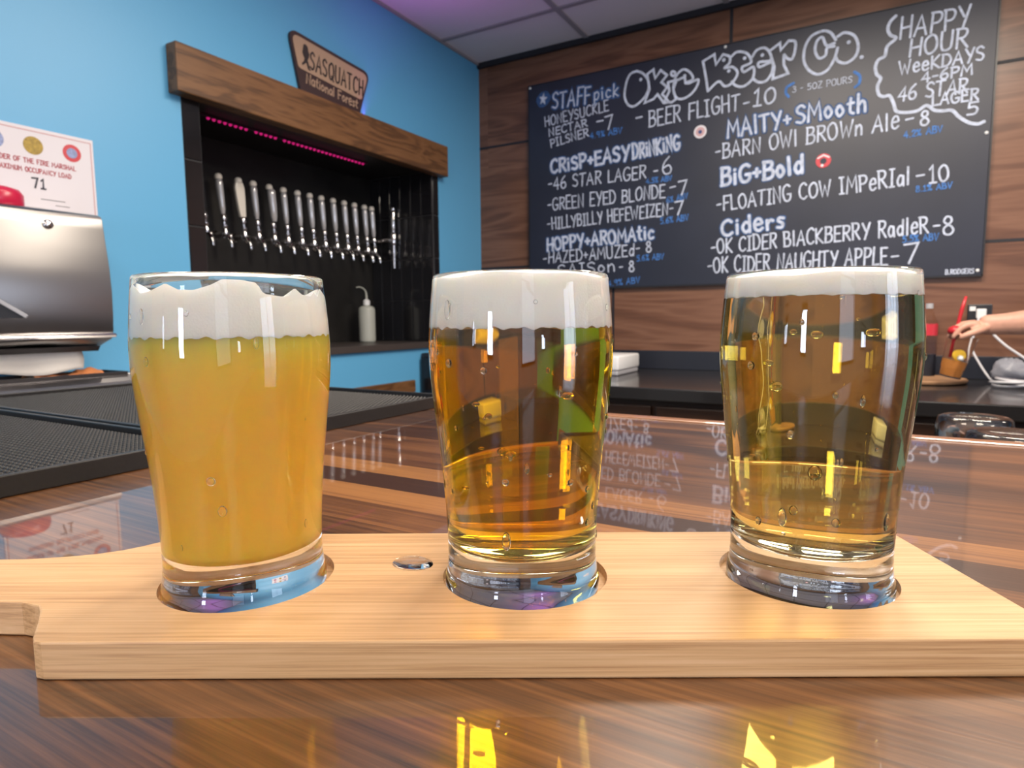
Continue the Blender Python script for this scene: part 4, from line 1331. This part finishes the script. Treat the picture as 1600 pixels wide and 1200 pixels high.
# ------------------------------------------------------------------ chalk menu board
mbd = thing('menu_board', 'large black chalk menu board on the wood panelled wall', 'menu board', (-.6675, BY, 1.335))
OX, OZ = -.6675, 1.335
box((-1.0125, -.022, 0), (1.0125, -.0005, 1.079)).build('panel', M['board'], mbd, bevel=.0015)
fe = MB()
fe.box((1.0125, -.024, -.004), (1.0185, 0, 1.083))
fe.box((-1.0165, -.024, -.004), (-1.0125, 0, 1.083))
fe.box((-1.0165, -.024, -.006), (1.0185, 0, 0))
fe.box((-1.0165, -.024, 1.079), (1.0185, 0, 1.083))
fe.build('edge_frame', M['black_plastic'], mbd)
frb = lambda a, b, off: (a - OX, -.022 - off, b - OZ)
LINES = [
('w','STAFF',-1.540,2.277,-1.325,2.267,0.083,1.0),('w','pick',-1.304,2.276,-1.174,2.278,0.062,0.8),('w','HONEYSUCKLE',-1.582,2.192,-1.224,2.216,0.050,0.8),('w','NECTAR',-1.559,2.138,-1.339,2.158,0.038,0.8),
('w','PILSNER',-1.548,2.080,-1.332,2.108,0.042,0.8),('w','-',-1.293,2.152,-1.251,2.152,0.044,1.0),('w','7',-1.241,2.125,-1.200,2.128,0.069,1.0),('b','4.9% ABV',-1.324,2.093,-1.152,2.096,0.028,0.6),
('h','CRiSP+EASY',-1.548,1.947,-1.114,1.964,0.067,1.2),('h','DRiNKiNG',-1.094,1.962,-0.861,1.979,0.070,1.1),('w','-46 STAR LAGER -',-1.564,1.862,-0.966,1.863,0.061,0.9),('w','6',-0.943,1.870,-0.896,1.873,0.076,0.9),
('b','4.5% ABV',-1.023,1.836,-0.896,1.837,0.024,0.6),('w','-GREEN EYED BLONDE',-1.568,1.752,-0.929,1.759,0.064,0.9),('w','-',-0.904,1.780,-0.873,1.783,0.048,0.9),('w','7',-0.863,1.764,-0.823,1.766,0.066,1.0),
('b','6% ABV',-0.919,1.733,-0.817,1.744,0.027,0.6),('w','-HILLYBILLY HEFEWEIZEN-',-1.568,1.654,-0.887,1.675,0.061,0.9),('w','7',-0.880,1.669,-0.840,1.671,0.064,1.0),('b','5.6% ABV',-0.949,1.635,-0.812,1.642,0.027,0.6),
('h','HOPPY+AROMAtic',-1.572,1.542,-0.984,1.566,0.065,1.1),('w','-HAZED+AMUZEd',-1.596,1.474,-1.082,1.487,0.059,0.9),('w','- 8',-1.072,1.499,-0.993,1.504,0.050,0.9),('b','5.6% ABV',-1.068,1.461,-0.930,1.463,0.028,0.6),
('w','SAISon',-1.507,1.399,-1.183,1.415,0.060,0.9),('w','- 8',-1.162,1.411,-1.081,1.411,0.055,0.9),('b','4.9% ABV',-1.221,1.341,-1.050,1.352,0.029,0.6),('w','-',-1.083,2.126,-1.047,2.126,0.067,1.1),
('w','BEER FLIGHT',-1.014,2.106,-0.592,2.115,0.073,1.0),('w','-',-0.575,2.115,-0.547,2.116,0.056,1.0),('w','10',-0.531,2.122,-0.440,2.120,0.069,1.2),('s','3 - 5OZ POURS',-0.370,2.152,-0.140,2.152,0.026,0.7),
('h','MAlTY+',-0.640,1.998,-0.370,2.011,0.075,1.0),('h','SMooth',-0.350,2.016,-0.083,2.027,0.072,1.0),('w','-BARN OWl BROWn Ale',-0.692,1.910,0.038,1.939,0.068,1.0),('w','-',0.060,1.946,0.091,1.948,0.056,1.0),
('w','8',0.111,1.938,0.141,1.938,0.055,1.0),('b','4.2% ABV',0.058,1.898,0.188,1.904,0.025,0.7),('h','BiG+Bold',-0.663,1.785,-0.314,1.804,0.079,1.3),('w','-FLOATING COW IMPeRIal',-0.681,1.672,0.086,1.709,0.068,1.0),
('w','-',0.106,1.717,0.137,1.718,0.056,1.0),('w','10',0.155,1.709,0.219,1.712,0.065,1.0),('b','8.1% ABV',0.110,1.678,0.231,1.681,0.023,0.7),('h','Ciders',-0.654,1.555,-0.385,1.576,0.072,1.2),
('w','-OK CIDER BlACKBERRY RadleR',-0.702,1.475,0.160,1.511,0.066,1.0),('w','-',0.175,1.515,0.199,1.515,0.051,1.0),('w','8',0.210,1.497,0.247,1.499,0.071,1.0),('b','5.5% ABV',0.073,1.478,0.196,1.480,0.026,0.7),
('w','-OK CIDER NAUGHTY APPLE',-0.715,1.385,0.022,1.391,0.071,1.0),('w','-',0.035,1.399,0.065,1.400,0.053,1.0),('w','7',0.079,1.391,0.130,1.394,0.076,1.1),('w','HAPPY',0.024,2.291,0.257,2.286,0.080,1.1),
('w','HOUR',0.060,2.215,0.253,2.211,0.068,1.1),('w','WeeKDAYS',0.030,2.151,0.308,2.155,0.049,1.0),('w','4-6PM',0.109,2.104,0.274,2.107,0.039,1.0),('w','46 STAR',0.030,2.048,0.262,2.040,0.054,1.0),
('w','LAGER',0.148,2.009,0.298,2.008,0.042,1.0),('w','5',0.264,1.955,0.299,1.955,0.044,1.0),('s','B.RODGERS',0.227,1.341,0.320,1.342,0.018,0.8)]
G['d'] = _g(.46, 's.4,.5 .2,.62 .04,.32 .18,.02 .38,.16', 'l.42,1 .4,0')
G['h'] = _g(.46, 'l.07,1 .05,0', 's.06,.38 .26,.6 .4,.44 .42,0')
PEN = .0085
wm, gm = MB(), MB()
for kd, txt, a0, b0, a1, b1, h, wt_ in LINES:
    mb = MB()
    if kd == 'b':
        lettering(mb, txt, a0, b0, a1, b1, h, .0048, frb, .0016)
        mb.build('strength_lettering', M['chalkblue2'], mbd)
    elif kd == 's':
        lettering(mb, txt, a0, b0, a1, b1, h, .0045 * wt_, frb, .0016)
        mb.build('small_lettering', M['chalk'], mbd)
    else:
        lettering(mb, txt, a0, b0, a1, b1, h, PEN * wt_ * (1.28 if kd == 'h' else .9), frb, .0016)
        nm = 'section_lettering' if kd == 'h' else 'price_lettering' if len(txt) < 4 else 'item_lettering'
        lo = mb.build(nm, M['chalk'], mbd)
        if kd == 'h' or txt in ('STAFF', 'pick'):
            mb = MB()
            lettering(mb, txt, a0, b0, a1, b1, h, .024, frb, .0006)
            mb.build('blue_halo', M['chalkblue'], lo)
star = [(-1.593 + .026 * (1 if i % 2 == 0 else .42) * math.sin(PI * i / 5 + .15), 2.335 + .034 * (1 if i % 2 == 0 else .42) * math.cos(PI * i / 5 + .15)) for i in range(10)]
wm.add([frb(a, b, .0019) for a, b in star], [tuple(range(10))])
ribbon(gm, [(-1.60, 2.33), (-1.585, 2.34)], .075, frb, .0005)
cloud = [(0.008, 2.383), (-0.01, 2.366), (-0.018, 2.34), (-0.008, 2.313), (0.012, 2.296), (-0.017, 2.271), (-0.024, 2.235), (-0.046, 2.224), (-0.056, 2.198), (-0.05, 2.168), (-0.035, 2.149), (-0.045, 2.12),
         (-0.039, 2.087), (-0.023, 2.075), (0.0, 2.074), (0.016, 2.04), (0.026, 2.01), (0.054, 1.999), (0.098, 1.998), (0.13, 2.014), (0.158, 1.991), (0.185, 1.984), (0.216, 1.981), (0.239, 1.954),
         (0.271, 1.927), (0.302, 1.916), (0.322, 1.922)]
cm = MB()
ribbon(cm, spline(cloud, 5), .0125, frb, .0018)
cm.build('cloud_outline', M['chalk'], mbd)
# bubble lettering of the heading
BUB = [[(-1.079, 2.379), (-1.047, 2.361), (-1.022, 2.327), (-1.017, 2.289), (-1.033, 2.254), (-1.061, 2.229), (-1.093, 2.215), (-1.122, 2.228), (-1.14, 2.272), (-1.132, 2.332), (-1.112, 2.37), (-1.079, 2.379)],
       [(-0.901, 2.344), (-0.889, 2.335), (-0.893, 2.321), (-0.906, 2.327), (-0.907, 2.34), (-0.901, 2.344)],
       [(-0.839, 2.278), (-0.82, 2.275), (-0.779, 2.282), (-0.793, 2.241), (-0.834, 2.212), (-0.876, 2.215), (-0.896, 2.259), (-0.885, 2.316), (-0.851, 2.342), (-0.817, 2.321), (-0.805, 2.29), (-0.839, 2.278)],
       [(-0.637, 2.353), (-0.606, 2.371), (-0.564, 2.355), (-0.546, 2.314), (-0.583, 2.301), (-0.575, 2.278), (-0.535, 2.291), (-0.537, 2.243), (-0.574, 2.216), (-0.609, 2.225), (-0.627, 2.246)],
       [(-0.543, 2.334), (-0.523, 2.361), (-0.49, 2.364), (-0.466, 2.335), (-0.465, 2.305), (-0.512, 2.307), (-0.508, 2.286), (-0.458, 2.296), (-0.456, 2.256), (-0.479, 2.222), (-0.512, 2.222), (-0.537, 2.243)],
       [(-0.207, 2.337), (-0.229, 2.371), (-0.26, 2.384), (-0.303, 2.371), (-0.326, 2.33), (-0.328, 2.277), (-0.307, 2.234), (-0.272, 2.21), (-0.235, 2.22), (-0.21, 2.26), (-0.199, 2.303)],
       [(-0.212, 2.325), (-0.242, 2.322), (-0.259, 2.358), (-0.28, 2.346), (-0.285, 2.308), (-0.268, 2.275), (-0.244, 2.283), (-0.239, 2.311), (-0.212, 2.312)],
       [(-0.201, 2.349), (-0.174, 2.359), (-0.138, 2.338), (-0.122, 2.293), (-0.132, 2.254), (-0.164, 2.235), (-0.194, 2.247), (-0.204, 2.265)]]
ANG = [[(-1.026, 2.354), (-0.995, 2.37), (-0.986, 2.327), (-0.959, 2.359), (-0.928, 2.331), (-0.954, 2.303), (-0.927, 2.276), (-0.95, 2.247), (-0.914, 2.204), (-0.941, 2.205), (-0.973, 2.251), (-0.993, 2.232),
        (-1.037, 2.221), (-1.013, 2.28), (-1.026, 2.354)],
       [(-0.923, 2.297), (-0.881, 2.3), (-0.896, 2.259), (-0.883, 2.213), (-0.902, 2.202), (-0.941, 2.208), (-0.915, 2.255), (-0.923, 2.297)],
       [(-0.873, 2.299), (-0.843, 2.308), (-0.839, 2.278)],
       [(-0.734, 2.223), (-0.742, 2.275), (-0.759, 2.36), (-0.708, 2.381), (-0.7, 2.334), (-0.669, 2.373)],
       [(-0.469, 2.346), (-0.427, 2.371), (-0.423, 2.34), (-0.392, 2.373)], [(-0.408, 2.276), (-0.39, 2.236), (-0.452, 2.224), (-0.447, 2.274), (-0.466, 2.335)]]
BUB += [[(-0.669, 2.373), (-0.64, 2.357), (-0.64, 2.329), (-0.66, 2.312), (-0.625, 2.309), (-0.603, 2.277), (-0.627, 2.239), (-0.658, 2.231), (-0.687, 2.257), (-0.734, 2.223)],
        [(-0.392, 2.373), (-0.366, 2.364), (-0.365, 2.328), (-0.376, 2.294), (-0.396, 2.301), (-0.409, 2.317), (-0.408, 2.276)]]
hd_ = MB()
for q, p in enumerate(BUB):
    ribbon(hd_, spline(p, 6), .0115, frb, .0018 + q * .00002)
for q, p in enumerate(ANG):
    ribbon(hd_, p, .0115, frb, .0021 + q * .00002)
for a, b in [(-1.058, 2.335), (-0.843, 2.312), (-0.665, 2.348), (-0.642, 2.295), (-0.574, 2.337), (-0.499, 2.335), (-0.158, 2.317), (-0.108, 2.247)]:
    disc(hd_, a, b, .008, frb, .0022, 12)
hd_.build('heading_outline', M['chalk'], mbd)
for p in ([(-0.366, 2.191), (-0.392, 2.179), (-0.396, 2.156), (-0.384, 2.137)], [(-0.132, 2.193), (-0.112, 2.174), (-0.112, 2.145), (-0.127, 2.131)]):
    mb = MB()
    ribbon(mb, spline(p, 5), .011, frb, .0016)
    mb.build('blue_bracket', M['chalkblue2'], mbd)
wm = wm.build('star', M['chalk'], mbd)
gm.build('blue_halo', M['chalkblue'], wm)
for nm, (a, b), m1, m2 in (('pale_sticker', (-.765, 2.045), 'paper', 'pink_ink'), ('red_sticker', (-.236, 1.846), 'red_label', 'black_ink')):
    d = MB()
    disc(d, a, b, .030, frb, .0024)
    s_ = d.build(nm, M[m1], mbd)
    d = MB()
    if m2 == 'pink_ink':
        disc(d, a, b, .021, frb, .0027)
    else:
        disc(d, a, b - .002, .013, frb, .0027)
    e_ = d.build('sticker_print', M[m2], s_)
    d = MB()
    if m2 == 'pink_ink':
        disc(d, a, b - .001, .009, frb, .003)
        d.build('sticker_print', M['navy_ink'], s_)
    else:
        ribbon(d, [(a - .022, b + .012), (a, b + .023), (a + .022, b + .012)], .006, frb, .003)
        disc(d, a - .004, b - .020, .006, frb, .003)
        d.build('sticker_print', M['paper'], s_)
for a, b in ((-1.672, 2.404), (.332, 1.879), (.332, 1.352), (-1.66, 1.352), (-.66, 2.404)):
    MB().lathe([(0, 0), (.007, 0), (.006, .003), (0, .004)], 12, (a - OX, -.022, b - OZ), Matrix.Rotation(PI / 2, 3, 'X')).build('mounting_pin', M['white_plastic'], mbd, smooth=True)

# ------------------------------------------------------------------ ceiling light panels
for i, (x, y, e) in enumerate(PANELS):
    d = thing('ceiling_light', 'square warm light panel in the tiled ceiling, out of the photo\'s view', 'ceiling light', (x, y, CZ), 0, 'ceiling light panels')
    fm_ = MB()
    for a, b in (((-.31, -.31, -.018), (.31, -.26, -.001)), ((-.31, .26, -.018), (.31, .31, -.001)), ((-.31, -.26, -.018), (-.26, .26, -.001)), ((.26, -.26, -.018), (.31, .26, -.001))):
        fm_.box(a, b)
    fm_.build('frame', M['white_plastic'], d)
